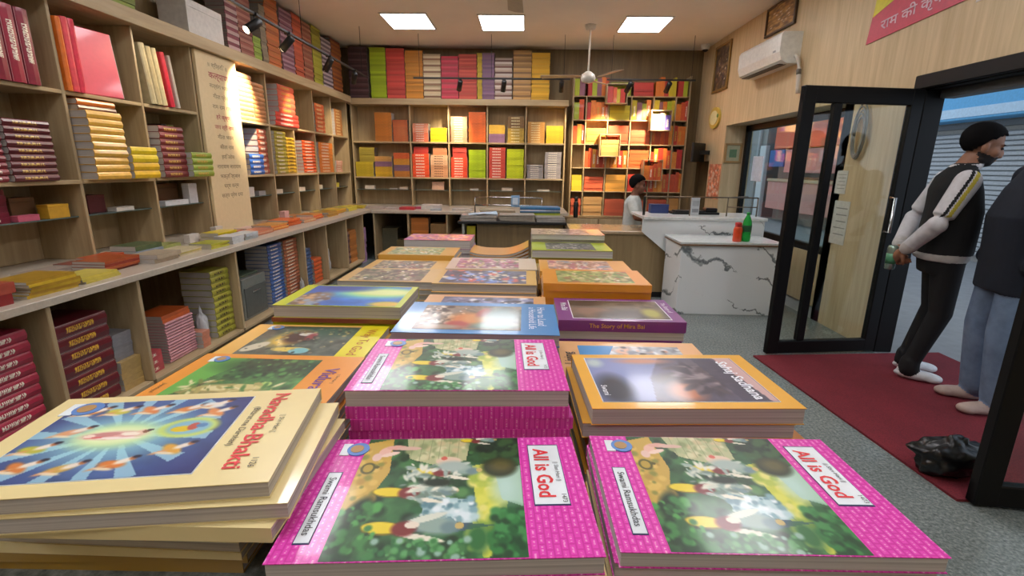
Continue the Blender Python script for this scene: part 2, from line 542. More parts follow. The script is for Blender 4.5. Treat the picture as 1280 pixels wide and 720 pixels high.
def a_allisgod(w=200, h=130):
    a = Art(w, h, '#2f5a33', 1.05)
    a.mottle(9, .45, 2)
    a.speckle(0, 0, 1, 1, ['#1d3d22', '#3f7740', '#568a4c', '#16301d', '#2c6138'], 260, .015, .05, 5)
    a.poly([(0, .05), (.16, 0), (.2, .35), (.12, .62), (0, .68)], '#c9a54a').speckle(0, .1, .16, .6, ['#dcb95c', '#b48f3c', '#8c8a3c'], 40, .01, .03, 4)
    a.poly([(.25, 0), (.68, 0), (.66, .24), (.5, .3), (.3, .22)], '#b9bb8c').speckle(.28, 0, .65, .25, ['#d6d2a6', '#8f9a6a', '#a9b482', '#c8b98c'], 50, .012, .035, 6)
    for k in range(6): a.rect(.3 + k * .06, 0, .304 + k * .06, .24, '#7f8a62', .6)
    a.ell(.13, .14, .035, .05, '#e8b8a6', 30).ell(.2, .1, .07, .025, '#e0a898').ell(.28, .11, .08, .02, '#d9b3a3').ell(.09, .2, .03, .04, '#e6c2b4').ell(.17, .17, .06, .02, '#efd0c0', -20)
    a.ell(.06, .31, .045, .055, '#54501f').ell(.06, .31, .03, .038, '#b89b3a').ell(.11, .3, .018, .014, '#54501f')
    a.poly([(.7, .3), (.86, .26), (.93, .5), (.86, .98), (.78, 1), (.74, .7)], '#c7cc45').speckle(.72, .32, .86, .95, ['#dada58', '#b3c24a', '#e2dc7a', '#9fb63e'], 60, .015, .05, 9)
    a.poly([(.84, .36), (1, .3), (1, .66), (.88, .6)], '#a9cbb4').ell(.9, .5, .08, .14, '#b8d8cc', 0, .5, .8)
    a.poly([(.45, .56), (.7, .6), (.74, .76), (.6, .82), (.44, .74)], '#9bbcc0').ell(.58, .66, .1, .06, '#cfe0e0', 0, .4).ell(.68, .72, .07, .05, '#dbe9ec', 0, .5)
    a.speckle(.44, .58, .74, .8, ['#e4eef0', '#7ea6ae', '#b6d2d4', '#5c8690'], 50, .01, .03, 12)
    a.poly([(.4, .82), (.6, .76), (.84, .79), (.6, .84)], '#3f5a6a').poly([(.48, .8), (.6, .72), (.66, .8)], '#6f95a0')
    a.ell(.86, .07, .17, .13, '#1f3a22', 0, .3).ell(.87, .31, .11, .1, '#26301a', 0, .2).ell(.88, .3, .07, .06, '#5a5426', 0, .5)
    a.speckle(.74, 0, 1, .2, ['#16301d', '#31552c', '#0f2416'], 60, .012, .04, 21)
    a.ell(.93, .84, .11, .18, '#235a30', 0, .3).speckle(.82, .68, 1, 1, ['#2f7a3a', '#174222', '#3e8a48', '#1f5a2c'], 80, .012, .035, 22)
    a.ell(.75, .88, .06, .1, '#2c6b34', 0, .4)
    # cowherd figures in yellow, maroon and white
    for (u, v, k) in ((.24, .53, 1.2), (.25, .8, 1.3), (.42, .35, 1.05), (.66, .03, .6)):
        a.ell(u + .2 * k, v - .02, .1 * k, .05 * k, '#8fa79c', 12, .3).ell(u + .17 * k, v - .05 * k, .09 * k, .018 * k, '#d8dccb', -18).ell(u + .16 * k, v + .05 * k, .1 * k, .014 * k, '#e6e0cc', 12)
        a.ell(u, v, .085 * k, .036 * k, '#7d6a14', 4).ell(u, v - .004, .08 * k, .03 * k, '#e8cf2e', 4).ell(u + .09 * k, v + .005, .05 * k, .04 * k, '#7c2b2b', 0, .2)
        a.ell(u + .12 * k, v - .02, .03 * k, .018 * k, '#e7d9c6').ell(u + .27 * k, v, .035 * k, .03 * k, '#6f8a8c', 0, .3).ell(u + .31 * k, v - .01, .018 * k, .018 * k, '#c9b06a')
    a.speckle(.3, .28, .62, .6, ['#cfd4c4', '#9db0a6', '#e4e2d0', '#71867a'], 60, .006, .018, 31, 2.5)
    a.ell(.55, .25, .08, .045, '#e2c7ae').ell(.58, .3, .1, .05, '#a7b8b0', 0, .3).ell(.52, .22, .02, .02, '#d86a5a')
    a.ell(.5, .45, .09, .035, '#1b2a1d', 0, .3)
    a.c = np.clip(a.c * .96 + .01, 0, 1)
    a.ell(.1, .68, .06, .12, '#1a2f1c', 20, .3).speckle(0, .6, .22, .95, ['#3c7c3e', '#4f9a4a', '#1c3a20', '#2b5a2e'], 60, .01, .035, 41)
    a.speckle(.2, .88, .7, 1, ['#8fb0a0', '#2f6a3a', '#3c7a40', '#5a9a5c'], 60, .008, .025, 43)
    return a

def a_navadha(w=150, h=96):
    a = Art(w, h, '#3b4f86', 1.3)
    a.mottle(5, .5, 3)
    for (u, v) in ((0, 0), (1, 0), (0, 1), (1, 1)): a.ell(u, v, .3, .4, '#2a2f6c', 0, .8, .8)
    a.ell(.47, .5, .42, .46, '#5c86ae', 0, .5, .7).rays(.45, .5, 14, '#a8d6e4', .75, .4, .16, .62).ell(.45, .5, .3, .26, '#9fd8dc', 0, .6, .8)
    a.ell(.43, .5, .2, .15, '#c8e69a', 0, .4).ell(.43, .5, .17, .11, '#e2efba', 0, .3)
    a.ell(.42, .5, .15, .05, '#e0a9a0', 0, .3).ell(.36, .49, .09, .03, '#c98a86', -5).ell(.55, .47, .03, .03, '#e8c6ae').ell(.46, .54, .12, .014, '#f3e4dc', 4)
    a.ell(.78, .44, .15, .13, '#d7df52', 0, .15).ell(.78, .44, .12, .1, '#86b6c8', 0, .2).ell(.75, .46, .06, .04, '#e0c02a').ell(.8, .43, .03, .05, '#c05a4a').ell(.84, .42, .03, .03, '#5a86b4')
    a.ell(.5, .49, .05, .022, '#f4e6d6', 6).ell(.57, .465, .02, .022, '#8a5a44').ell(.585, .45, .018, .014, '#3a2a30').ell(.33, .52, .05, .012, '#d86a6a').ell(.3, .5, .03, .02, '#f0d8c8')
    figs = [(.13, .13), (.28, .14), (.46, .14), (.66, .15), (.8, .1), (.85, .22), (.17, .42), (.1, .62), (.15, .82), (.36, .86), (.58, .84), (.8, .7)]
    for k, (u, v) in enumerate(figs):
        c = ['#d98a3a', '#c9c04a', '#d8834a', '#d67f3e', '#e0dcd2', '#dc8a4c', '#d89a72', '#b9b43e', '#cf7a3c', '#c9a04a', '#d87a34', '#d9a13e'][k]
        a.ell(u, v + .015, .065, .042, c, -20 + 30 * (k % 3), .25).ell(u + .045, v - .02, .045, .026, '#e9dccb', -30, .3).ell(u + .075, v - .045, .018, .022, '#b5713f', 0, .3).ell(u + .085, v - .06, .02, .018, '#262238', 0, .3)
        a.ell(u - .05, v + .045, .045, .014, '#d99a62', -25, .3).ell(u - .02, v + .06, .05, .014, '#e6d2b2', 10, .3)
    return a

def a_vidura(w=110, h=60):
    a = Art(w, h, '#3d6b38', 1.5); a.mottle(8, .7, 4)
    a.poly([(0, 0), (.36, 0), (.24, .4), (.1, .9), (0, 1)], '#63a848').ell(.65, .2, .45, .22, '#1d3a22', 0, .5).speckle(.3, 0, 1, .5, ['#122c1a', '#2a5a30', '#4f8a44', '#1a3a20'], 120, .015, .05, 3)
    a.ell(.45, .78, .32, .12, '#b9a86a', -2, .2).ell(.42, .75, .26, .05, '#d8cc98', -4).ell(.62, .7, .12, .05, '#cbbd7e', 8).ell(.3, .86, .2, .04, '#8f8450').ell(.22, .68, .02, .1, '#4a4026', 20).ell(.74, .64, .05, .06, '#a3c46a')
    a.speckle(.1, .6, .9, 1, ['#d9d0a0', '#6f7a3a', '#a89a5a', '#4a7a38'], 60, .01, .03, 8, 3)
    return a

def a_path(w=110, h=60):
    a = Art(w, h, '#4a5146', 1.4); a.mottle(7, .6, 5)
    a.ell(.7, .15, .4, .25, '#3c5a48', 0, .5).ell(.35, .45, .16, .3, '#c9a83e', 30, .3).ell(.42, .4, .14, .22, '#4a2a22', 0, .3).ell(.5, .3, .1, .06, '#c9c6b8').ell(.56, .38, .05, .12, '#8c2f34', 0, .4)
    a.ell(.5, .82, .2, .07, '#d6b94c').ell(.6, .86, .1, .09, '#79b4b8').ell(.12, .75, .14, .1, '#c4bca2', -50)
    a.speckle(0, 0, 1, 1, ['#2a2f2a', '#7c745a', '#5a6a52', '#a89a64'], 90, .01, .035, 6)
    return a

def a_house(w=110, h=56):
    a = Art(w, h, '#7c6a58', 1.7); a.mottle(8, .6, 6)
    a.ell(.2, .3, .2, .3, '#8a7d70', 0, .5).speckle(.02, .05, .45, .95, ['#c9b8a6', '#5a4438', '#a07a60', '#e2d8cc', '#3a2c28'], 90, .02, .06, 2)
    a.ell(.45, .6, .14, .25, '#c9762f', 0, .4).ell(.4, .82, .12, .14, '#a8342c', 0, .3).ell(.55, .55, .12, .2, '#d08a4a', 30, .3).ell(.62, .3, .06, .2, '#b8443c', 20, .3)
    a.ell(.82, .45, .2, .4, '#7f9a9c', 0, .5).ell(.75, .85, .2, .12, '#7ba39a', 0, .5).ell(.25, .9, .2, .08, '#a08c78', 0, .4)
    return a

def a_sahaj(w=120, h=64):
    a = Art(w, h, '#4a4257', 1.7); a.mottle(5, .4, 8)
    a.poly([(0, 0), (.5, 0), (.36, .5), (.3, 1), (0, 1)], '#7a83ae').ell(.2, .3, .2, .4, '#8a96c4', 0, .6, .8).ell(.1, .75, .1, .3, '#2f3440', 0, .4).ell(.38, .08, .16, .07, '#c58a72', 0, .5)
    a.ell(.52, .55, .13, .14, '#3a2a2c', 0, .4).ell(.52, .8, .1, .2, '#b8714e', 20, .4).ell(.7, .4, .14, .3, '#6f6268', 30, .5, .8)
    a.speckle(.55, .2, .85, .8, ['#8d8083', '#4a3c44', '#6b5d66', '#39303c'], 50, .02, .05, 4, 3)
    a.poly([(.86, 0), (1, 0), (1, 1), (.96, 1)], '#c9a3a0').poly([(.72, 0), (.88, 0), (.96, 1), (.8, 1)], '#3a3448', .8)
    a.ell(.05, .13, .05, .1, '#b6c7c4', 0, .5)
    return a

def a_mira(w=90, h=44):
    a = Art(w, h, '#5a5040', 1.7); a.mottle(6, .6, 9)
    a.ell(.2, .6, .2, .3, '#8a6a56', 0, .5).ell(.6, .8, .3, .2, '#3a2f28', 0, .4).ell(.85, .7, .1, .25, '#a5a03c', 0, .4).ell(.15, .2, .2, .2, '#3a352c', 0, .4).ell(.5, .35, .2, .1, '#6a5e4c', 0, .5)
    return a

def a_light(w=90, h=44):
    a = Art(w, h, '#2f6ec4', 1.7); a.mottle(4, .25, 1)
    a.ell(.7, .35, .4, .28, '#6fd0c0', 0, .4).ell(.75, .33, .34, .2, '#c9dc7a', 0, .4).ell(.78, .32, .26, .13, '#dfe69a', 0, .4)
    a.ell(.1, .75, .14, .25, '#a98a64', 0, .4).ell(.2, .55, .1, .2, '#8a7460', 0, .4).speckle(0, .4, .3, 1, ['#c9a070', '#6a5446', '#8fa0b4'], 30, .03, .07, 2).ell(.9, .9, .16, .12, '#d9b43c', 0, .3)
    a.ell(.3, .1, .3, .2, '#1d3c94', 0, .5)
    return a

def a_scene(seed, base, cols, w=80, h=40):
    a = Art(w, h, base, 1.7); a.mottle(6, .6, seed)
    return a.speckle(0, 0, 1, 1, cols, 70, .03, .1, seed).speckle(.15, .15, .85, .9, cols + ['#efe6d8'], 50, .015, .05, seed + 50)

BL, BW = .25, .165        # picture-book format, metres

def decorate(kind, cov, L, W, T):
    """prints on the front cover of the top book of a pile; children of its cover"""
    def pic(a, u0, v0, u1, v1, name='cover_picture', dz=.0003):
        me = art_mesh(a, name, -L / 2 + u0 * L, W / 2 - v1 * W, -L / 2 + u1 * L, W / 2 - v0 * W)
        return place(me, name, cov, (0, 0, T + dz))
    def rect(u0, v0, u1, v1, mat, name, dz=.0004):
        return MB().box((-L / 2 + u0 * L, W / 2 - v1 * W, T), (-L / 2 + u1 * L, W / 2 - v0 * W, T + dz)).build(name, mat, cov)
    def txt(s, u, v, size, mat, rot=-90, name='title_lettering', bold=.0, dz=.0008, sx=1.):
        return lettering(s, size, mat, cov, (-L / 2 + u * L, W / 2 - v * W, T + dz), (0, 0, math.radians(rot)), name, bold, sx=sx)
    def logo(u, v, r=.011):
        x, y = -L / 2 + u * L, W / 2 - v * W
        MB().box((x - r * 1.3, y - r * .9, T), (x - r * .5, y + r * .9, T + .0010)).build('publisher_caption', LABELW, cov)
        m = MB().lathe([(r, T), (r, T + .0012)], 18, 0, None, False); m.v = [(p[0] + x + r * .2, p[1] + y, p[2]) for p in m.v]
        m.build('publisher_emblem', plain('#5c86c4', .3, name='blue_emblem'), cov)
        m = MB().lathe([(r * .6, T), (r * .6, T + .0016)], 14, 0, None, False); m.v = [(p[0] + x + r * .1, p[1] + y, p[2]) for p in m.v]
        m.build('publisher_emblem', plain('#b08a58', .3, name='ochre_emblem'), cov)
    if kind == 'pink':
        pic(a_allisgod(), .155, .005, .77, .995)
        rect(.806, .09, .932, .655, INK_NAVY, 'title_panel_border', .0004); rect(.809, .1, .929, .645, LABELW, 'title_panel', .0006)
        txt('All is God', .853, .37, .0205, INK_RED, bold=.022, sx=.9, dz=.001)
        txt('|| Shri Hari ||', .908, .37, .0058, INK_BLK, name='series_lettering', dz=.001); txt('1473', .914, .6, .006, INK_BLK, name='number_lettering', dz=.001)
        rect(.054, .345, .106, .89, INK_NAVY, 'author_panel_border', .0004); rect(.057, .353, .103, .882, LABELW, 'author_panel', .0006)
        txt('Swami Ramsukhdas', .08, .617, .0093, INK_BLK, name='author_lettering', dz=.001)
        logo(.115, .12)
    elif kind == 'cream':
        rect(.082, .082, .748, .9, LABELW, 'picture_border', .0003)
        pic(a_navadha(), .085, .087, .745, .895, dz=.0006)
        txt('Navadha-Bhakti', .855, .47, .0215, INK_RED, bold=.012, dz=.0008); txt('(Bharat me Darshan)', .795, .45, .0085, INK_BLK, name='subtitle_lettering'); txt('|| Shri Hari ||', .915, .45, .0065, INK_BLK, name='series_lettering'); txt('1126', .915, .83, .0075, INK_BLK, name='number_lettering')
        txt('Jayadayal', .045, .75, .008, INK_BLK, name='author_lettering'); logo(.13, .16, .013)
    elif kind == 'vidura':
        pic(a_vidura(), .1, .1, .76, .93); txt('Vidura', .87, .5, .027, INK_PUR, bold=.012); txt('|| Shri Hari ||', .94, .5, .006, INK_BLK, name='series_lettering'); txt('Jayadayal', .05, .75, .008, INK_BLK, name='author_lettering'); logo(.14, .14)
    elif kind == 'yellow':
        rect(.8, 0, 1, 1, laminate('#e6d81e', 'yellow_band'), 'title_band', .0003)
        pic(a_path(), .13, .06, .8, .93); txt('Way To God', .9, .52, .024, plain('#b5641e', .4, name='rust_ink'), bold=.006); logo(.17, .12)
    elif kind == 'blue':
        pic(a_house(), .11, .12, .77, .9); txt('How to Lead', .9, .45, .019, INK_WHT); txt('a Household Life', .84, .5, .017, INK_WHT, name='subtitle_lettering')
    elif kind == 'sahaj':
        rect(.062, .082, .915, .905, LABELW, 'picture_border', .0003)
        pic(a_sahaj(), .066, .09, .911, .9, dz=.0006); txt('Sahaj Sadhana', .83, .52, .021, INK_WHT, bold=.02, dz=.001); txt('Swami', .1, .72, .011, INK_WHT, name='author_lettering', bold=.01, dz=.001)
    elif kind == 'living':
        pic(a_scene(13, '#b9bcc0', ['#d8d8d8', '#8a8f98', '#c98a6a', '#4a4440', '#e2b49a']), .14, .14, .86, .86)
        MB().prism([(-.36 * L, .36 * W), (-.36 * L, -.36 * W), (-.26 * L, -.36 * W), (-.1 * L, .36 * W)], T + .0005, T + .0008).build('sky_print', laminate('#3d8ecb', 'blue_print'), cov)
        txt('Living', .06, .5, .024, INK_BLK, rot=90, bold=.006)
    elif kind == 'mira':
        rect(.118, .1, .905, .92, INK_WHT, 'picture_border', .0003)
        pic(a_mira(), .125, .115, .898, .905, dz=.0006); txt('Mira Bai', .07, .42, .018, INK_WHT, rot=-90, bold=.012); txt('The Story of', .945, .4, .014, INK_WHT, rot=-90, name='subtitle_lettering')
    elif kind == 'lime':
        pic(a_light(), .1, .04, .95, .98)
    else:
        seeds = {'dusk': (21, '#6a6a86', ['#3a3a4a', '#8f93b8', '#d8d8dc', '#2c2c34']), 'forest': (22, '#7a6a58', ['#4f5a3a', '#a8a07a', '#6a3a34', '#c9b88a', '#5a4a44']),
                 'court': (23, '#8a7a66', ['#5a4a3c', '#b09a7a', '#7c3c44', '#d0c2a6', '#4a5a6a']), 'lilac': (24, '#9a6a7c', ['#a84a6a', '#d8c8b8', '#6a7a4a', '#c8b07a']),
                 'night': (25, '#4a4f66', ['#2a2c3c', '#5a78c4', '#8fb0e4', '#c9564a', '#d8c8a8']), 'field': (26, '#8f9a5c', ['#6a8a44', '#b8b07a', '#a06a4a', '#d8c8a0']),
                 'rose': (27, '#c9a08a', ['#b86a7a', '#e2d2c4', '#a8745a', '#8f9aa8']), 'meadow': (28, '#9aa06a', ['#c9a45a', '#7a8a4a', '#b8b08a']), 'magenta': (29, '#b84a7a', ['#d87a4a', '#8a3a8a', '#e2a05a', '#c84a6a']),
                 'ash': (31, '#8a8682', ['#6f6c6a', '#a8a49e', '#5c5a58', '#c4c0b8']), 'grey': (30, '#6f6a66', ['#4a4a46', '#8f8a86', '#3a3c3e'])}
        s, b, c = seeds[kind]
        box = {'forest': (.1, .08, .86, .94), 'dusk': (.14, .1, .9, .9), 'magenta': (.0, .0, 1, 1), 'night': (.06, .06, .9, .94), 'field': (.14, .12, .86, .9), 'grey': (.18, .08, .8, .92)}.get(kind, (.1, .08, .8, .92))
        pic(a_scene(s, b, c), *box)

COVER = {'pink': PINK, 'cream': laminate('#e8d59a'), 'vidura': laminate('#e8973a'), 'yellow': laminate('#e8b45a'), 'blue': laminate('#3a8ac8'), 'sahaj': laminate('#e8ac3a'),
         'living': laminate('#e8b078'), 'mira': laminate('#7a3484'), 'lime': laminate('#c4cf2c'), 'dusk': laminate('#d8a066'), 'forest': laminate('#d8b070'), 'court': laminate('#dcae5c'),
         'lilac': laminate('#d8c8b4'), 'night': laminate('#d8b064'), 'field': laminate('#e89a30'), 'rose': laminate('#e8a84a'), 'meadow': laminate('#dca84a'), 'magenta': laminate('#c0508a'), 'grey': laminate('#b8cc30'),
         'ochre': laminate('#a8842c'), 'tan': laminate('#c8802c'), 'lilacedge': laminate('#b49cc8'), 'plum': laminate('#8a2a6c'), 'maroon': laminate('#7a3420')}

def cover_mesh(L, W, T, spine_y, mat, name='cover'):
    t = .0007
    m = MB()
    m.box((-L / 2, -W / 2, T - t), (L / 2, W / 2, T)); m.box((-L / 2, -W / 2, 0), (L / 2, W / 2, t))
    if spine_y > 0: m.box((-L / 2, W / 2 - t, t), (L / 2, W / 2, T - t))
    else: m.box((-L / 2, -W / 2, t), (L / 2, -W / 2 + t, T - t))
    return m.mesh(name, mat)
_cache = {}
def picture_book(kind, T, loc, rz=0., spine=1, top=False, label='', group='', L=BL, W=BW):
    o = thing('picture_book', label, 'book', loc, rz, group)
    k = (kind, round(T, 4), spine, L, W)
    if k not in _cache:
        _cache[k] = (cover_mesh(L, W, T, spine, COVER[kind]), MB().box((-L / 2 + .001, -W / 2 + .0012, .0006), (L / 2 - .001, W / 2 - .0012, T - .0006)).mesh('page_block', PAGES))
    cov = place(_cache[k][0], 'cover', o)
    place(_cache[k][1], 'page_block', o)
    if top: decorate(kind, cov, L, W, T)
    return o, cov

# ================================================================== display table
ZT = 1.03
tb = thing('display_table', 'waist-high granite-topped table covered with piles of picture books', 'table', (-.09, 1.1, 0))
MB().cbox((-.42, -.90, ZT - .04), (.42, .92, ZT), .004).build('table_top', GRANITE, tb)
MB().cbox((-.38, -.84, .08), (.38, .86, ZT - .04), .004).build('body', WOODD, tb)
MB().box((-.34, -.8, 0), (.34, .82, .08)).build('plinth', DARK, tb)

ORD = ['topmost', 'second', 'third', 'fourth', 'fifth', 'sixth', 'seventh', 'eighth', 'ninth', 'tenth', 'eleventh', 'twelfth', 'thirteenth', 'fourteenth', 'fifteenth', 'sixteenth', 'seventeenth', 'eighteenth', 'nineteenth', 'twentieth']
def nth(i): return 'topmost' if i == 0 else ORD[i] + ' down'
LOOK = {'pink': 'pink patterned', 'cream': 'cream', 'vidura': 'orange', 'yellow': 'amber', 'blue': 'blue', 'sahaj': 'orange framed', 'living': 'peach', 'mira': 'purple', 'lime': 'lime', 'dusk': 'tan',
        'forest': 'tan', 'court': 'gold edged', 'lilac': 'pale', 'night': 'tan', 'field': 'orange', 'rose': 'orange', 'meadow': 'ochre', 'magenta': 'magenta', 'grey': 'lime ended', 'ochre': 'dark ochre', 'tan': 'brown orange',
        'lilacedge': 'lilac', 'plum': 'plum', 'ash': 'pale grey', 'maroon': 'brown spined', 'slate': 'dark grey'}
def pile(x0, y0, ztop, books, label, group, rot=0., name=None):
    """books: bottom to top [(kind, spine, dx, dy, drot, weight)]; x0,y0 = near left corner"""
    tot = sum(b[5] if len(b) > 5 else 1. for b in books)
    H = ztop - ZT; z = ZT
    for i, b in enumerate(books):
        kind, sp, dx, dy, dr = b[:5]
        T = H * (b[5] if len(b) > 5 else 1.) / tot
        o, cov = picture_book(kind, round(T, 4), (x0 + BL / 2 + dx, y0 + BW / 2 + dy, z), math.radians(rot + dr), sp, i == len(books) - 1, '%s picture book, %s in the %s' % (LOOK[kind], nth(len(books) - 1 - i), label), group)
        if kind == 'mira' and sp < 0:
            lettering('The Story of Mira Bai', .0125, INK_GLD, cov, (-.01, -BW / 2 - .0006, T / 2), (math.pi / 2, 0 if i != 1 else math.pi, 0), 'spine_lettering', .01)
        z += round(T, 4)
def J(k, sp=1, s=.004, w=1.): return (k, sp, rnd.uniform(-s, s), rnd.uniform(-s, s), rnd.uniform(-1, 1), w)

# near row
pile(-.456, .305, 1.16, [('ochre', -1, -.05, .062, -8), ('ochre', -1, -.045, .058, -7), ('cream', -1, -.04, .052, -9), ('cream', 1, -.035, .048, -10, .9), ('cream', -1, -.038, .05, -8), ('cream', -1, -.01, .034, -8), ('cream', -1, .008, .016, -8), ('cream', -1, .017, .002, -8, 1.), ('cream', 1, .018, -.002, -1.5, 1.1), ('cream', 1, 0, 0, 0, 1.1)],
     'skewed pile with the blue rayed picture', 'cream picture books in the skewed pile', rot=9)
pile(-.190, .296, 1.12, [('tan', -1, -.012, -.012, -2), ('yellow', 1, .006, .006, -1), ('tan', -1, -.004, 0, 0), ('cream', 1, .002, .004, 0, .8), ('pink', 1, .002, .0, -.5), ('cream', 1, .003, .002, -1, .5), ('pink', 1, 0, 0, 0, 1.2)],
     'low pile beside the skewed cream pile', 'pink picture books beside the cream pile', rot=4)
pile(.076, .315, 1.117, [J('yellow', s=.002), J('yellow', s=.002), J('cream', s=.002), ('pink', 1, .003, .003, 1), ('pink', 1, -.002, .004, -.5), ('pink', 1, 0, 0, 0)],
     'low pile beside the floor aisle', 'pink picture books by the aisle', rot=1)
# second row
pile(-.492, .545, 1.108, [J('vidura') for _ in range(6)], 'pile with the green forest picture', 'orange forest picture books', rot=0)
pile(-.2, .495, 1.158, [J('pink'), ('yellow', 1, .006, 0, 0), J('pink'), ('cream', 1, .008, .004, 0, .6), ('pink', 1, .004, .0, 0, 1.2), ('pink', -1, .002, 0, 0), ('pink', -1, .004, .0, 1), ('pink', -1, .0, 0, 0), ('pink', 1, 0, .0, 0, 1.5)],
     'tall pile with magenta spines', 'pink picture books in the tall pile', rot=3)
pile(.077, .517, 1.132, [J('sahaj'), J('tan', -1), ('tan', -1, .004, 0, 0, 1.3), ('sahaj', 1, -.008, .002, -1), ('sahaj', 1, 0, 0, 0, 1.1)],
     'pile with the dark violet picture', 'orange framed violet picture books', rot=3)
# third row
pile(-.502, .72, 1.098, [J('yellow') for _ in range(5)], 'pile with the yellow title band', 'yellow banded picture books')
pile(-.195, .677, 1.161, [J('blue'), J('pink'), J('blue'), J('blue'), J('blue'), J('plum'), ('blue', 1, 0, 0, 0, 1.4), ('blue', 1, 0, 0, 0, 1.2)], 'tall blue pile', 'blue picture books')
pile(.068, .698, 1.086, [J('living') for _ in range(4)], 'low pile under the purple books', 'peach picture books')
# fourth row
pile(-.485, .895, 1.134, [J('lime', -1), J('maroon', -1, w=.6), J('lime', -1, w=.8), J('maroon', -1, w=.6), J('lime', -1, w=.8), J('maroon', -1, w=.6), J('lime', -1, w=.8), J('maroon', -1, w=.6), ('lime', 1, 0, 0, 0, 1.8)], 'pile with the glowing blue picture', 'lime picture books')
pile(-.205, .86, 1.127, [J('dusk') for _ in range(6)], 'dusky pile behind the blue books', 'tan dusk picture books')
pile(.07, .915, 1.109, [J('mira'), ('mira', -1, -.006, 0, 0, 1), ('mira', 1, -.002, 0, 0, .9), ('mira', -1, 0, 0, 0, 1.1)], 'purple pile', 'purple picture books')
# rows behind
pile(-.482, 1.215, 1.108, [J('forest') for _ in range(4)] + [('forest', 1, 0, 0, 0, 1.4)], 'brown forest pile behind the lime books', 'brown forest picture books')
pile(-.482, 1.385, 1.10, [J('court') for _ in range(5)], 'court scene pile', 'court scene picture books')
pile(-.218, 1.12, 1.128, [J('night') for _ in range(5)] + [('night', 1, 0, 0, 0, 1.3)], 'blue night scene pile', 'blue night picture books')
pile(-.218, 1.292, 1.128, [J('lilac') for _ in range(6)], 'crimson flowered pile', 'crimson flowered picture books')
pile(.045, 1.10, 1.138, [J('field', -1) for _ in range(6)], 'green field pile behind the purple books', 'orange field picture books')
pile(.04, 1.272, 1.13, [J('rose', -1) for _ in range(6)], 'pale rose pile', 'orange rose picture books')
pile(-.476, 1.568, 1.114, [J('meadow', -1) for _ in range(5)], 'meadow pile beside the curled booklets', 'ochre meadow picture books')
pile(-.45, 1.80, 1.129, [J('lilacedge'), J('lilacedge', -1), J('lilacedge'), J('lilacedge'), ('magenta', 1, 0, 0, 0, 2)], 'lilac pile at the table end', 'magenta and lilac picture books')
pile(.025, 1.495, 1.15, [J('sahaj'), J('tan'), J('cream'), J('cream', -1), J('ochre', -1), ('grey', 1, 0, 0, 0, 1.3)], 'lime ended pile', 'lime ended grey picture books')
GREYC = {'ash': laminate('#a8a49c'), 'slate': laminate('#6c6a6c')}
COVER.update(GREYC)
pile(.025, 1.665, 1.175, [J('ash'), J('ash'), J('slate'), J('ash'), J('ash'), J('slate'), ('ash', 1, 0, 0, 0, 1)][:6] + [('ash', 1, .0, 0, 0, .8)], 'grey pile at the table end', 'grey picture books at the table end')
# curled booklets
CURL = laminate('#dc9a34', 'orange_curled_cover')
def curled(z, T, k, dz, i):
    o = thing('curled_booklet', 'orange booklet with curled up edges, %s in the curled pile' % nth(6 - i), 'booklet', (-.088, 1.785, z), math.radians(k), 'curled orange booklets')
    n = 14; m = MB(); pg = MB()
    def zz(u): return dz * (max(0, abs(u - .42) - .1) * 2) ** 2 * (1.15 if u > .5 else .85)
    for i in range(n):
        u0, u1 = i / n, (i + 1) / n
        x0, x1 = -.104 + .208 * u0, -.104 + .208 * u1; a, b = zz(u0), zz(u1)
        for (lo, hi, mm, ins) in ((T - .001, T, m, 0), (0, .001, m, 0), (.001, T - .001, pg, .001)):
            mm.add([(x0, -.08 + ins, a + lo), (x1, -.08 + ins, b + lo), (x1, .08 - ins, b + lo), (x0, .08 - ins, a + lo), (x0, -.08 + ins, a + hi), (x1, -.08 + ins, b + hi), (x1, .08 - ins, b + hi), (x0, .08 - ins, a + hi)],
                   [(0, 3, 2, 1), (4, 5, 6, 7), (0, 1, 5, 4), (2, 3, 7, 6)] + ([(3, 0, 4, 7)] if i == 0 else []) + ([(1, 2, 6, 5)] if i == n - 1 else []))
    m.build('cover', [CURL], o); pg.build('page_block', PAGES, o)
z = ZT
for i in range(7):
    curled(z, .009, rnd.uniform(-1.5, 1.5) * .25,   .03 * (i + 1) / 7, i); z += .0092
# ================================================================== wall bookcases
def wall_print(name='inscription'):
    pass
SH1, SH2, LG, GL, CT = 1.82, 1.28, 2.44, 1.05, .76          # shelf tops, left wall
XU = -2.85
GLS = plain('#5a6a66', .15, name='glass_shelf_edge')
bc = thing('wall_bookcase', 'long light wood bookcase along the left wall with open bays', 'bookcase', (0, 0, CT))
def part(a, b, name, mat, par, c=.003):
    o = par.location
    return MB().cbox(tuple(p - q for p, q in zip(a, o)), tuple(p - q for p, q in zip(b, o)), c).build(name, mat, par)
DIV = [1.2, 1.85, 2.5, 3.13, 3.77, 4.40, 5.03, 5.62, 6.82, 7.45, 8.1]
for y in DIV: part((XL + .005, y - .011, CT if y < 7.2 else .74), (XU, y + .011, LG - .10), 'divider', WOOD, bc)
part((XL + .005, 6.2 - .011, CT + .001), (XU, 6.2 + .011, SH1 - .03), 'divider', WOOD, bc)
for y0, y1 in zip([1.2, 1.85, 2.5, 3.13, 3.77, 5.03, 5.62, 6.82, 7.45], [1.85, 2.5, 3.13, 3.77, 4.4, 5.62, 6.82, 7.45, 8.1]):
    for zz in (SH1, SH2): part((XL + .005, y0 + .011, zz - .025), (XU + (.012 if zz == SH2 else 0), y1 - .011, zz), 'shelf', WOODH, bc)
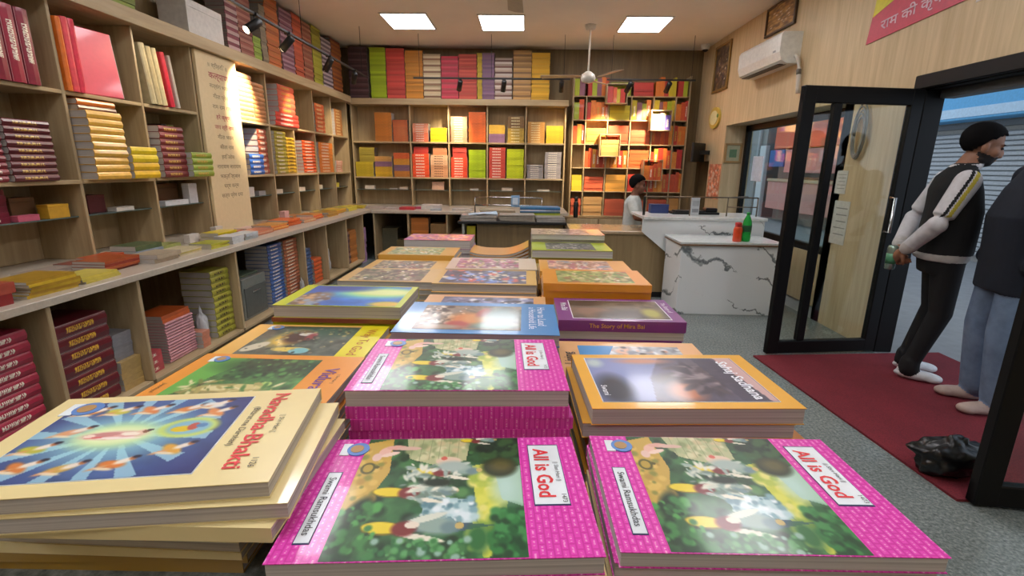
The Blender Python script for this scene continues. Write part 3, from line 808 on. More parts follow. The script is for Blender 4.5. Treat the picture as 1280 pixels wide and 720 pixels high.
for y0, y1 in zip([1.85, 2.5, 3.13, 3.77, 5.03, 5.62, 6.2, 6.82, 7.45], [2.5, 3.13, 3.77, 4.4, 5.62, 6.2, 6.82, 7.45, 8.1]):
    part((XL + .06, y0 + .011, GL - .008), (XU - .05, y1 - .011, GL), 'glass_shelf', GLS, bc, .001)
part((XL + .002, 1.2, CT), (XL + .006, 8.135, LG - .1), 'back_panel', WOOD, bc)
part((XL + .005, 1.19, LG - .10), (XU + .07, 8.139, LG), 'top_ledge', WOODH, bc)

# inscription panel
ins = thing('inscription_panel', 'tall cream panel lettered in red and brown lines between the bookcase bays', 'sign', (-2.82, 4.715, CT))
MB().cbox((-.03, -.30, .0005), (0, .30, 1.575), .003).build('board', plain('#dcc79c', .45, var=.03, name='cream_board'), ins)
L1 = ['॥ श्रीहरिः ॥', 'कल्याण', 'सत्संग भवन', 'गीता प्रेस', 'राम राम राम', 'हरे कृष्ण', 'जय श्री राम', 'गीता भवन', 'सीता राम', 'हरि ओम', 'नारायण नारायण', 'भक्ति ज्ञान', 'धर्म कर्म', 'सत्य प्रेम दया']
IR, IB = plain('#a5404a', .5, name='maroon_lettering'), plain('#6e5b48', .5, name='brown_lettering')
for i, s in enumerate(L1):
    h = i in (1, 5, 6)
    lettering(s, .075 if i == 1 else .05, IR if h else IB, ins, (.0012, 0, 1.48 - i * .088), (math.pi / 2, 0, math.pi / 2), 'text_line', .012 if h else 0., sx=1.3)

# low cabinets on the left wall and the continuous worktop
XF = -2.28
lc = thing('low_bookcase', 'open low bookcase under the long left wall counter', 'bookcase', (0, 0, 0))
LD = [.6, 1.0, 1.6, 2.19, 2.75, 3.75, 4.97, 5.55, 6.2, 6.85]
for y in LD: part((XL + .01, y - .012, .08), (XF, y + .012, CT - .04), 'divider', WOOD, lc)
for y0, y1 in zip(LD, LD[1:]): part((XL + .01, y0 + .012, .055), (XF, y1 - .012, .08), 'base_board', WOODH, lc)
part((XL + .002, .6, 0), (XL + .01, 7.2, CT - .04), 'back_panel', WOODD, lc)
part((XL + .02, .6, 0), (XF - .05, 6.86, .055), 'plinth', WOODD, lc)
ct = thing('stone_worktop', 'long pale stone worktop over the left low bookcase', 'worktop', (0, 0, CT))
part((XL + .01, .6, CT - .04), (XF + .02, 7.18, CT), 'slab', plain('#b9ad9c', .3, name='pale_stone', scale=60), ct)

# back wall bookcase
BS1, BS2, BLG, BGL, BCT, YU = 1.765, 1.205, 2.415, 1.0, .74, 8.2
bb = thing('wall_bookcase', 'light wood bookcase on the back wall with five open bays', 'bookcase', (0, 0, BCT))
BX = [-2.82, -1.875, -1.25, -.627, -.007, .623]
for x in BX: part((x - .011, YU, BCT + .001), (x + .011, YB - .005, BLG - .09), 'divider', WOOD, bb)
for x0, x1 in zip(BX, BX[1:]):
    for zz in (BS1, BS2): part((x0 + .011, YU, zz - .025), (x1 - .011, YB - .005, zz), 'shelf', WOODX, bb)
    part((x0 + .011, YU + .04, BGL - .008), (x1 - .011, YB - .02, BGL), 'glass_shelf', GLS, bb, .001)
part((-2.84, YB - .005, BCT), (.64, YB - .001, BLG), 'back_panel', WOOD, bb)
part((-2.85, YU - .06, BLG - .09), (.66, YB - .005, BLG), 'top_ledge', WOODX, bb)
YC = 7.2
lb = thing('low_bookcase', 'open low bookcase under the back wall counter', 'bookcase', (0, 0, 0))
for x in (-2.24, -1.73, -1.15, -.55, .06): part((x - .012, YC + .02, 0), (x + .012, YB - .005, BCT - .04), 'divider', WOOD, lb)
for x0, x1 in zip((-2.24, -1.73, -1.15, -.55), (-1.73, -1.15, -.55, .06)): part((x0 + .012, YC + .02, .055), (x1 - .012, YB - .005, .08), 'base_board', WOODX, lb)
for x0, x1 in zip((-1.73, -1.15), (-1.15, -.55)): part((x0 + .012, YC + .05, .36), (x1 - .012, YB - .3, .385), 'inner_shelf', WOODX, lb)
part((-2.2, YB - .004, 0), (.06, YB - .001, BCT - .04), 'back_panel', WOODD, lb)
bt = thing('stone_worktop', 'pale stone worktop over the back wall low bookcase', 'worktop', (0, 0, BCT))
part((-3.18, YC, BCT - .04), (.64, YB - .005, BCT), 'slab', plain('#b9ad9c', .3, name='pale_stone', scale=60), bt)

# ------------------------------------------------------------------ shelf books
def cover_material(style):
    """cover in the colour of the object, with printed lettering on the spine (local +x face)"""
    key = ('cover', style)
    if key in MATS: return MATS[key]
    m, nt, b = nmat('book_cover_' + style)
    oi = nt.nodes.new('ShaderNodeObjectInfo')
    n = N(nt, 'ShaderNodeTexNoise', Scale=25., Detail=3.); nt.links.new(mapping(nt), n.inputs['Vector'])
    r = ramp(nt, n.outputs['Fac'], [(.3, (.86, .86, .86)), (.7, (1.1, 1.1, 1.1))])
    mx = N(nt, 'ShaderNodeMix', data_type='RGBA', blend_type='MULTIPLY'); mx.inputs[0].default_value = 1
    nt.links.new(oi.outputs['Color'], mx.inputs[6]); nt.links.new(r.outputs['Color'], mx.inputs[7])
    out = mx.outputs[2]
    if style != 'plain':
        ink = {'gold': '#c9a04a', 'white': '#e6dccb', 'dark': '#3a2420', 'yellow': '#dcae3a', 'bands': '#e2d2a0'}[style]
        tc = nt.nodes.new('ShaderNodeTexCoord'); sp = nt.nodes.new('ShaderNodeSeparateXYZ')
        nt.links.new(tc.outputs['Generated'], sp.inputs[0])
        def band(sock, lo, hi):
            a = N(nt, 'ShaderNodeMath', operation='GREATER_THAN'); nt.links.new(sock, a.inputs[0]); a.inputs[1].default_value = lo
            c = N(nt, 'ShaderNodeMath', operation='LESS_THAN'); nt.links.new(sock, c.inputs[0]); c.inputs[1].default_value = hi
            d = N(nt, 'ShaderNodeMath', operation='MULTIPLY'); nt.links.new(a.outputs[0], d.inputs[0]); nt.links.new(c.outputs[0], d.inputs[1])
            return d.outputs[0]
        n2 = N(nt, 'ShaderNodeTexNoise', Scale=1., Detail=2.); nt.links.new(mapping(nt, (60, 190, 60)), n2.inputs['Vector'])
        g = N(nt, 'ShaderNodeMath', operation='GREATER_THAN'); nt.links.new(n2.outputs['Fac'], g.inputs[0]); g.inputs[1].default_value = .47
        y0, y1 = (.2, .72)
        f = g.outputs[0]
        for s in (band(sp.outputs['X'], .97, 2), band(sp.outputs['Y'], y0, y1), band(sp.outputs['Z'], .3, .7)):
            mm = N(nt, 'ShaderNodeMath', operation='MULTIPLY'); nt.links.new(f, mm.inputs[0]); nt.links.new(s, mm.inputs[1]); f = mm.outputs[0]
        m2 = N(nt, 'ShaderNodeMix', data_type='RGBA'); nt.links.new(f, m2.inputs[0]); nt.links.new(out, m2.inputs[6]); m2.inputs[7].default_value = (*lin(ink), 1)
        out = m2.outputs[2]
    nt.links.new(out, b.inputs['Base Color'])
    b.inputs['Roughness'].default_value = .32
    b.inputs['Coat Weight'].default_value = .2
    MATS[key] = m
    return m

def shelf_book_meshes(L, W, T, style, hard):
    """lying flat: spine along y at +x, W deep in x (origin at spine, middle, bottom)"""
    k = ('sb', round(L, 3), round(W, 3), round(T, 4), style, hard)
    if k in _cache: return _cache[k]
    mat = cover_material(style); t = min(.0025 if hard else .001, T * .12)
    m = MB()
    if hard:                                              # rounded spine, boards overhang the pages
        prof = [(-W, 0), (-.006, 0), (-.001, T * .15), (.004, T * .5), (-.001, T * .85), (-.006, T), (-W, T), (-W, T - t), (-.007, T - t), (-.004, T * .8), (-.001, T * .5), (-.004, T * .2), (-.007, t), (-W, t)]
    else:
        prof = [(-W, 0), (0, 0), (0, T), (-W, T), (-W, T - t), (-t, T - t), (-t, t), (-W, t)]
    n = len(prof)
    vs = [(p[0], -L / 2, p[1]) for p in prof] + [(p[0], L / 2, p[1]) for p in prof]
    fs = [(i, n + i, n + (i + 1) % n, (i + 1) % n) for i in range(n)]
    # end caps as quads between outer and inner outline
    h = n // 2
    for i in range(h - 1):
        a, b_ = i, i + 1; c, d = n - 2 - i, n - 1 - i
        fs.append((a, b_, c, d)); fs.append((n + d, n + c, n + b_, n + a))
    m.add(vs, fs)
    o = .003 if hard else .0006
    pg = MB().box((-W + o, -L / 2 + o, t * .9), (-.002 - t, L / 2 - o, T - t * .9))
    _cache[k] = (m.mesh('cover', mat), pg.mesh('page_block', PAGES))
    return _cache[k]

def one_mesh_book(L, W, T, style):
    k = ('ob', round(L, 3), round(W, 3), round(T, 4), style)
    if k not in _cache:
        t = min(.0012, T * .12)
        m = MB().box((-W, -L / 2, 0), (0, L / 2, t)).box((-W, -L / 2, T - t), (0, L / 2, T)).box((-t, -L / 2, t), (0, L / 2, T - t))
        m.box((-W + .001, -L / 2 + .001, t), (-t, L / 2 - .001, T - t), 1)
        _cache[k] = m.mesh('paperback', [cover_material(style), PAGES])
    return _cache[k]

def shelf_book(name, L, W, T, style, color, loc, rot, label, group, hard=True, parts=True, cat='book'):
    c = lin(color); j = rnd.uniform(.88, 1.1)
    if parts:
        cv, pg = shelf_book_meshes(L, W, T, style, hard)
        o = place(cv, name, None, loc, rot)
        place(pg, 'page_block', o)
    else:
        o = place(one_mesh_book(L, W, T, style), name, None, loc, rot)
    o.color = (c[0] * j, c[1] * j, c[2] * j, 1)
    return tag(o, label, cat, group)

LEFT, BACK = 0., -math.pi / 2
def stack(desc, where, wall, s0, s1, z0, z1, n, front, cols, W=.19, style='plain', hard=True, parts=True, name=None, jit=.006, g=None):
    """a pile of books lying flat, spines to the room; s0..s1 = extent along the wall"""
    L = (s1 - s0); T = (z1 - z0) / n
    if isinstance(cols, str): cols = [cols]
    for i in range(n):
        q = n - 1 - i
        c = cols[i * len(cols) // n]
        d = desc if isinstance(desc, str) else desc[i * len(desc) // n]
        u = (s0 + s1) / 2 + rnd.uniform(-jit, jit) * .5; f = front - rnd.uniform(0, jit)
        loc = (f, u, z0 + i * T) if wall == LEFT else (u, -f, z0 + i * T)
        shelf_book(name or ('hardback_book' if hard else 'paperback_book'), L - jit, W, T * .995, style, c, loc, (0, 0, wall + rnd.uniform(-.012, .012)),
                   '%s, %s in the %s' % (d, nth(q), where), g or where, hard, parts)

def upright(desc, where, wall, spec, z0, front, W=.18, style='plain', parts=True, hard=True, lean=0., g=None):
    """spec: list of (s0, thickness, height, colour)"""
    for i, (s, T, Hh, c) in enumerate(spec):
        # book's flat T axis -> along the wall; L axis -> up
        R = Matrix.Rotation(wall, 4, 'Z') @ Matrix.Rotation(-math.pi / 2 + lean, 4, 'X')
        loc = Vector((front, s, z0 + Hh / 2)) if wall == LEFT else Vector((s, -front, z0 + Hh / 2))
        o = shelf_book('hardback_book' if hard else 'paperback_book', Hh, W, T, style, c, loc, R.to_euler(), '%s, %s' % (desc if isinstance(desc, str) else desc[i], (['first', 'second', 'third', 'fourth', 'fifth', 'sixth', 'seventh', 'eighth'][i] + ' in the ' + where) if len(spec) > 1 else 'in the ' + where), g or where, hard, parts)

# ---- left wall, top row of bays
upright('crimson upright volume with pale wrapping', 'crimson set on the upper shelf', LEFT, [(2.56 + .085 * i, .078, .4, ['#8f1430', '#a01a38', '#8a1230', '#9c1836', '#8c1834'][i]) for i in range(5)], SH1, -2.83, .24, 'white')
upright(['orange slim upright book', 'pink red upright book', 'crimson upright book'], 'bay with the large red album', LEFT, [(3.15, .035, .42, '#e2762a'), (3.19, .045, .43, '#e0505a'), (3.238, .04, .43, '#d83a50')], SH1, -2.83, .24)
alb = thing('album_book', 'large pink red album facing the room on the upper shelf', 'book', (-2.86, 3.44, SH1 + .003), math.radians(-8))
MB().cbox((-.05, -.155, .0), (0, .155, .42), .006, mat=Matrix.Rotation(math.radians(-5), 4, 'Y')).build('cover', laminate('#e4586a', 'red_album'), alb)
MB().box((-.046, -.152, .004), (-.004, .156, .416), mat=Matrix.Rotation(math.radians(-5), 4, 'Y')).build('page_block', PAGES, alb)
upright(['cream upright book', 'cream upright book', 'grey cream upright book', 'red upright book', 'pale grey upright folder'], 'bay beside the inscription panel', LEFT, [(3.82, .06, .42, '#b9ad8a'), (3.885, .055, .41, '#b0a27c'), (3.945, .05, .41, '#c0b48e'), (4.03, .05, .4, '#c8283e'), (4.11, .03, .39, '#c9c2b4')], SH1 + .002, -2.83, .24, lean=.12)
stack('light brown book', 'spotlit stack beside the inscription panel', LEFT, 5.06, 5.34, SH1, 2.27, 10, -2.85, '#bc8a66', .2)
stack('pale orange book', 'spotlit stack next to the red book stack', LEFT, 5.36, 5.59, SH1, 2.22, 9, -2.86, '#c48a5c', .2)
stack('red book', 'broad red stack in the double bay', LEFT, 5.72, 6.3, SH1, 1.97, 3, -2.82, '#d8483c', .24, 'white')
stack('coral book', 'upper coral stack in the double bay', LEFT, 5.86, 6.27, 1.97, 2.28, 5, -2.84, '#e0644c', .24, 'gold')
stack('orange red book', 'orange stack in the bay after the coral books', LEFT, 6.9, 7.22, SH1, 2.2, 7, -2.86, '#d86a3c', .2, 'bands')
stack('brown paperback', 'striped stack in the last bay of the left wall', LEFT, 7.6, 7.9, SH1, 2.2, 9, -2.86, '#b5763c', .2, 'bands', False)
# ---- left wall, second row
stack('maroon hardback with gilt lettering', 'maroon stack on the near middle shelf', LEFT, 2.68, 2.95, SH2, 1.62, 9, -2.81, '#5c1620', .2, 'gold')
stack('dark red hardback', 'dark red stack on the near middle shelf', LEFT, 2.53, 2.665, SH2, 1.60, 9, -2.82, '#7c1c28', .2, 'white')
stack('thick yellow hardback', 'yellow stack of nine', LEFT, 3.155, 3.43, SH2, 1.71, 9, -2.75, '#dcab44', .2, 'plain')
stack(['brown book laid flat', 'orange book'], 'pair above the nine yellow hardbacks', LEFT, 3.2, 3.5, 1.71, 1.785, 2, -2.84, ['#5a2c1c', '#d8782a'], .2)
stack('bright yellow hardback', 'low yellow stack across the divider', LEFT, 3.45, 3.70, SH2, 1.50, 4, -2.74, ['#e0b41e', '#dcc21e'], .18, 'plain')
stack('maroon hardback with gilt spine', 'maroon stack beside the green books', LEFT, 3.83, 4.1, SH2, 1.67, 8, -2.80, '#7a2c2c', .2, 'gold')
upright(['dark upright book', 'olive upright book'], 'back of the maroon stack bay', LEFT, [(4.12, .06, .42, '#3c2a2c'), (4.19, .07, .42, '#74763a')], SH2, -2.98, .17)
stack('lime green book', 'small green stack beside the inscription panel', LEFT, 4.11, 4.38, SH2, 1.48, 4, -2.76, '#8fa23c', .2, 'gold')
stack('blue hardback', 'blue stack past the inscription panel', LEFT, 5.1, 5.38, SH2, 1.49, 4, -2.83, '#2f62b4', .2, 'white')
stack('rust red book', 'rust stack past the inscription panel', LEFT, 5.4, 5.59, SH2, 1.76, 8, -2.88, '#a0503c', .2, 'white')
upright(['blue upright book'], 'bay above the blue stack', LEFT, [(5.12, .03, .25, '#3c5aa0')], 1.49, -2.9, .18)
stack('olive yellow book', 'tall olive stack', LEFT, 5.66, 5.93, SH2, 1.755, 11, -2.83, '#a8983a', .2, 'white')
stack('mustard book', 'mustard stack beside the olive one', LEFT, 5.95, 6.17, SH2, 1.70, 10, -2.84, '#c9a02e', .2, 'dark')
stack('orange red book', 'orange red stack in the middle row', LEFT, 6.4, 6.78, SH2, 1.69, 10, -2.85, '#d85a2c', .2, 'white')
stack('orange paperback', 'orange stack in the middle row', LEFT, 6.9, 7.4, SH2, 1.69, 10, -2.85, '#dc7c34', .2, 'white', False)
stack('pink booklet', 'crumpled pink pile near the wall corner', LEFT, 7.5, 7.78, SH2, 1.45, 5, -2.84, '#d89a86', .2, 'white', False, jit=.03)
# ---- left wall, glass shelves
def small_box(label, col, loc, d, rz=0., cat='box', name='carton_box', group=None):
    t = thing(name, label, cat, loc, rz, group)
    MB().cbox((-d[0] / 2, -d[1] / 2, 0), (d[0] / 2, d[1] / 2, d[2] * .8), .002).build('body', plain(col, .5, name='card'), t)
    MB().cbox((-d[0] / 2 - .001, -d[1] / 2 - .001, d[2] * .8), (d[0] / 2 + .001, d[1] / 2 + .001, d[2]), .002).build('lid', plain(col, .42, name='card_lid'), t)
    return t
stack('crimson booklet', 'crimson pile on the near glass shelf', LEFT, 2.53, 2.72, GL, 1.235, 6, -2.93, '#701c30', .15, 'white', False)
small_box('small brown carton on the near glass shelf', '#6a4a2c', (-3.06, 2.87, GL), (.12, .15, .13))
small_box('bright yellow card box on the edge of the near glass shelf', '#d8bc1c', (-2.93, 2.585 + .0, GL - .0), (.0801, .001, .001)) if 0 else None
small_box('flat pink carton in front of the brown carton', '#c05a72', (-2.935, 2.80, GL), (.06, .13, .035))
small_box('ochre label box on the glass shelf by the divider', '#c99a2c', (-2.935, 2.99, GL), (.07, .14, .085))
small_box('white card stack on the second bay glass shelf', '#d0ccc4', (-2.93, 3.5, GL), (.07, .16, .03))
small_box('dark red carton on the second bay glass shelf', '#5c2028', (-3.03, 3.35, GL), (.12, .14, .12))
small_box('white upright envelope box on the third bay glass shelf', '#cfcfd2', (-2.94, 4.28, GL), (.06, .11, .17))
small_box('flat white envelope pack on the third bay glass shelf', '#d2d2d4', (-2.935, 4.05, GL), (.07, .28, .04))
small_box('brown carton behind the white envelope pack', '#5c3c20', (-3.07, 4.1, GL), (.12, .26, .17))
for k, (y, c, d) in enumerate([(5.2, '#b9b4ae', (.07, .12, .1)), (5.42, '#8f8a88', (.07, .14, .05)), (5.8, '#c9bca8', (.07, .18, .05)), (6.4, '#d0c0b0', (.07, .2, .05)), (6.98, '#dcd4b8', (.07, .18, .06)), (7.6, '#c9b840', (.08, .2, .07))]):
    small_box(['grey white packet box', 'flat grey packet box', 'cream packet box', 'peach packet box', 'pale yellow packet box', 'mustard packet box'][k] + ' on a glass shelf past the inscription panel', c, (-2.94, y, GL), d)
# wrapped notices on the near middle-shelf edge
# ---- counter piles on the left worktop
def booklets(desc, where, y0, y1, n, T, xf, cols, W=.16, z=CT, rz=0., name='booklet', cat='booklet', fan=.012):
    L = y1 - y0
    if isinstance(cols, str): cols = [cols]
    for i in range(n):
        c = cols[i % len(cols)]
        d = desc if isinstance(desc, str) else desc[i % len(desc)]
        shelf_book(name, L, W, T * .99, 'plain', c, (xf + rnd.uniform(-fan, fan), (y0 + y1) / 2 + rnd.uniform(-fan, fan), z + i * T), (0, 0, rz + rnd.uniform(-.06, .06)),
                   ('%s, %s in the %s' % (d, nth(n - 1 - i), where)) if n > 1 else '%s in the %s' % (d, where), where, False, True, cat)
booklets('thick red book', 'red pair at the near counter end', 1.78, 2.10, 2, .05, -2.34, ['#8c2424', '#a84a38'], .2, name='hardback_book', cat='book')
booklets('yellow booklet with red edges', 'yellow counter pile beside the red pair', 2.16, 2.42, 6, .014, -2.33, ['#c9a82c', '#b8902c'], .2)
booklets('pale yellow booklet', 'low pale pile after the yellow counter pile', 2.46, 2.7, 3, .012, -2.33, '#c8b850', .18)
booklets('dark red booklet', 'dark red counter pile', 2.74, 3.0, 4, .016, -2.45, ['#8c3424', '#a8502c'], .2)
booklets('white edged book', 'white edged counter pair', 3.02, 3.24, 2, .028, -2.36, '#b8a890', .18)
booklets('grey blue book', 'grey blue counter pair near the second divider', 3.25, 3.5, 2, .035, -2.66, ['#8f9aa8', '#5a6a4a'], .18)
booklets('cream booklet', 'cream counter pile', 3.3, 3.54, 3, .012, -2.4, ['#cfc29a', '#d8cc6a'], .18)
booklets('lime yellow booklet', 'lime counter pile', 3.575, 3.795, 3, .013, -2.36, ['#b4b43a', '#ccc040'], .18)
booklets('white booklet', 'white counter pile before the yellow block', 3.845, 4.015, 2, .03, -2.35, '#c2c6c8', .15, fan=.005)
booklets('bright yellow booklet', 'bright yellow counter block', 3.95, 4.22, 5, .014, -2.53, '#d8c01c', .15, fan=.004)
booklets('pale blue booklet', 'pale blue counter pair', 4.05, 4.26, 2, .028, -2.36, '#b8c4cc', .14)
booklets('salmon booklet', 'salmon counter pile before the inscription panel', 4.3, 4.6, 3, .013, -2.4, ['#c87c5c', '#d8a080'], .18)
booklets('orange booklet', 'orange counter pile at the inscription panel foot', 4.64, 4.95, 4, .013, -2.42, ['#d8742c', '#dc9a4c'], .2)
booklets('pink grey booklet', 'pink grey counter pile', 4.6, 4.82, 2, .013, -2.655, '#c0a09a', .13)
booklets('bright orange booklet', 'bright orange counter pile', 5.0, 5.3, 4, .016, -2.45, '#dc6420', .22)
booklets('peach booklet', 'peach counter pile', 5.34, 5.62, 3, .013, -2.42, ['#dc9a70', '#d8b48c'], .2)
booklets('red orange booklet', 'red orange counter pile', 5.66, 5.94, 4, .014, -2.46, ['#d8502c', '#dc8a3c'], .2)
booklets('amber booklet', 'amber counter pile', 5.98, 6.3, 4, .014, -2.42, ['#cc9a34', '#b8842c'], .2)
booklets('orange yellow booklet', 'orange yellow counter pile', 6.34, 6.7, 4, .014, -2.46, ['#d88a2c', '#dcb43c'], .22)
booklets('lemon booklet', 'lemon counter pile at the corner', 6.75, 7.1, 4, .014, -2.44, '#d4c43c', .22)
booklets('dull red booklet', 'dull red pair behind the counter front', 2.82, 2.94, 2, .014, -2.68, '#8a4a40', .16)
small_box('small white card holder at the counter back beside the divider', '#cfc6bc', (-2.72, 3.9, CT), (.05, .12, .07))
small_box('white ticket stand at the counter back by the inscription panel', '#cbc4bc', (-2.72, 4.24, CT), (.05, .1, .09))
small_box('pink white packet at the counter back past the inscription panel', '#d8a8a0', (-2.7, 5.45, CT), (.06, .1, .12))

for k, (y, c, d, n) in enumerate([(2.32, '#8a5a3c', 'brown', 2), (2.66, '#a89a90', 'mauve', 2), (3.08, '#b8502c', 'rust', 3), (3.62, '#9aa05a', 'sage', 2), (4.42, '#c87a5c', 'coral', 2), (5.16, '#d8a888', 'blush', 2), (5.8, '#dc8a50', 'apricot', 3), (6.1, '#c8a860', 'sand', 2), (6.5, '#d8b84c', 'honey', 2), (6.92, '#c8c070', 'straw', 2)]):
    booklets('%s booklet' % d, '%s pile at the back of the counter' % d, y - .12, y + .12, n, .014, -2.655 if d == 'coral' else -2.705, c, .12, fan=.004)
# ---- low bookcase contents on the left
ZL = .08
stack('crimson hardback', 'crimson stack in the near low bay', LEFT, 1.86, 2.12, ZL, .63, 10, -2.33, '#a82440', .24, 'white')
stack('pink red hardback', 'pink red stack in the near low bay', LEFT, 1.63, 1.84, ZL, .6, 9, -2.34, '#b83a50', .24, 'white')
stack('large maroon volume with gold lettering', 'low maroon volume stack', LEFT, 2.24, 2.56, ZL, .59, 7, -2.33, '#641824', .28, 'yellow')
stack('grey paper booklet', 'grey booklet stack in the maroon volume bay', LEFT, 2.59, 2.73, .26, .42, 7, -2.36, '#8a8a90', .2, 'plain', False)
stack('cream kraft book', 'cream stack under the grey booklets', LEFT, 2.58, 2.735, ZL, .26, 5, -2.33, '#b89a60', .22, 'plain', False)
stack('red small book', 'red pair by the low divider', LEFT, 2.77, 2.93, ZL, .22, 3, -2.35, '#b84a50', .2, 'white', False)
upright(['dark folder'], 'middle low bay', LEFT, [(2.86, .05, .3, '#2c3438')], ZL, -2.62, .22)
stack('white edged pink book', 'pink stack in the middle low bay', LEFT, 3.0, 3.28, ZL, .36, 14, -2.36, '#c08a90', .2, 'plain')  # taken for paperbacks, though named and modelled as hardbacks
stack('orange book', 'orange pair on the pink and white stack', LEFT, 3.0, 3.27, .36, .41, 2, -2.37, '#c8602c', .2, 'plain', False)
stack('salmon small book', 'salmon stack beside the white bag', LEFT, 3.29, 3.38, ZL, .2, 4, -2.32, '#cc8468', .18, 'plain', False)
stack('olive yellow hardback', 'tall olive stack in the low bookcase', LEFT, 3.5, 3.73, ZL, .60, 11, -2.34, '#a8a43c', .24, 'dark')
stack('blue hardback with pale lettering', 'tall blue stack in the low bookcase', LEFT, 4.36, 4.62, ZL, .66, 17, -2.35, '#2c5a9a', .22, 'white')
stack('rust book in clear wrapping', 'tall rust stack in the low bookcase', LEFT, 4.64, 4.93, ZL, .665, 17, -2.34, '#a05a3c', .22, 'white')  # wrapped paperbacks, given the hardback name and mesh
stack('slate blue hardback', 'slate blue stack in the low bookcase', LEFT, 5.02, 5.28, ZL, .5, 11, -2.36, '#3c5a84', .24, 'plain')
stack('orange hardback', 'orange block beside the slate blue stack', LEFT, 5.29, 5.5, ZL, .36, 6, -2.34, '#c8582c', .22, 'plain')
# grey file cabinet in the open low bay
fc = thing('file_cabinet', 'small grey metal cabinet standing in the open low bay', 'cabinet', (-2.62, 4.12, ZL))
GM = plain('#7c807a', .45, name='grey_enamel')
MB().cbox((-.25, -.19, 0), (.25, .19, .36), .006).build('body', GM, fc)
MB().cbox((.25, -.17, .02), (.258, .17, .28), .003).build('drawer', plain('#565a56', .5, name='dark_grey_enamel'), fc)
MB().cbox((.258, -.06, .22), (.268, .06, .235), .002).build('handle', CHROME, fc)
MB().cbox((-.22, -.16, .36), (.2, .16, .375), .003).build('tray', plain('#4c5a48', .5, name='olive_tray'), fc)
# plastic bags
def bag(label, loc, r, col='#c8c8cc', name='plastic_bag', seed=1, cat='bag'):
    q = random.Random(seed)
    bm = bmesh.new(); bmesh.ops.create_icosphere(bm, subdivisions=4, radius=1)
    from mathutils import noise as mn
    for v in bm.verts:
        p = v.co.copy(); f = 1 + .28 * mn.noise(p * 2.3 + Vector((seed, 0, 0))) + .13 * mn.noise(p * 6 + Vector((0, seed, 0)))
        v.co = Vector((p.x * r[0] * f, p.y * r[1] * f, max(-r[2] * .92, p.z * r[2] * f) + r[2] * .92))
        if p.z > .75: v.co.x *= .55; v.co.y *= .55; v.co.z += r[2] * .25 * (p.z - .75) * 4
    me = bpy.data.meshes.new(name); bm.to_mesh(me); bm.free()
    for p in me.polygons: p.use_smooth = True
    m = plain(col, .3, name=name + '_film', var=.1, scale=12); me.materials.append(m)
    o = place(me, name, None, loc)
    return tag(o, label, cat)
bag('crumpled clear white plastic bag beside the tall olive stack', (-2.42, 3.442, ZL), (.045, .038, .12), '#c6c8cc', seed=2)
bag('crumpled white plastic bag beside the orange block of books', (-2.44, 5.76, ZL), (.08, .12, .19), '#b9b6b4', seed=5)
bag('small crumpled clear bag at the foot of the rust stack', (-2.31, 4.89, ZL), (.02, .03, .08), '#a8a6a2', seed=7)

items = []
def ledge_stack(wall, s0, s1, z0, z1, front, cols, n=24, pages='#8a8078', dep=.2):
    T = (z1 - z0) / n
    for i in range(n):
        c = shade(cols[i % len(cols)], rnd.uniform(.9, 1.08)); e = rnd.uniform(0, .012); q = rnd.uniform(-.004, .004)
        a, b = z0 + i * T, z0 + (i + 1) * T - .0006
        t = min(.0025, T * .12)
        if wall == LEFT:
            for (u, v, cc, k) in ((a, a + t, c, 0), (b - t, b, c, 0)): items.append((front - .2, s0 + q, u, front - e, s1 + q, v, cc))
            items.append((front - .19, s0 + q + .002, a + t, front - .003 - e, s1 + q - .002, b - t, pages)); items.append((front - .004 - e, s0 + q, a + t, front - e, s1 + q, b - t, c))
        else:
            for (u, v) in ((a, a + t), (b - t, b)): items.append((s0 + q, front + e, u, s1 + q, front + dep, v, c))
            items.append((s0 + q + .002, front + .003 + e, a + t, s1 + q - .002, front + dep - .01, b - t, pages)); items.append((s0 + q, front + e, a + t, s1 + q, front + .004 + e, b - t, c))
def shade(c, f):
    c = c.lstrip('#'); return '#' + ''.join('%02x' % max(0, min(255, int(int(c[i:i + 2], 16) * f))) for i in (0, 2, 4))
ledge_stack(LEFT, 6.28, 6.5, ZL, .52, -2.36, ['#6a4a50', '#8a6a60'], 12)
ledge_stack(LEFT, 6.52, 6.78, ZL, .52, -2.36, ['#b8783c'], 12)
ledge_stack(LEFT, 6.92, 7.14, 0.0, .5, -2.34, ['#b088b0', '#a880a0'], 12)
ledge_stack(BACK, -2.74, -2.49, 1.44, 1.67, 8.25, ['#9a8a30'], 6)
ledge_stack(BACK, -1.84, -1.6, 1.58, 1.69, 8.25, ['#a8342c'], 3)
ledge_stack(BACK, -1.52, -1.29, 1.56, 1.68, 8.25, ['#c08058'], 3)
ledge_stack(BACK, -1.2, -.97, 1.53, 1.69, 8.25, ['#b83c30'], 4)
ledge_stack(BACK, -1.70, -1.44, .385, .63, 7.28, ['#b8702c'], 8)
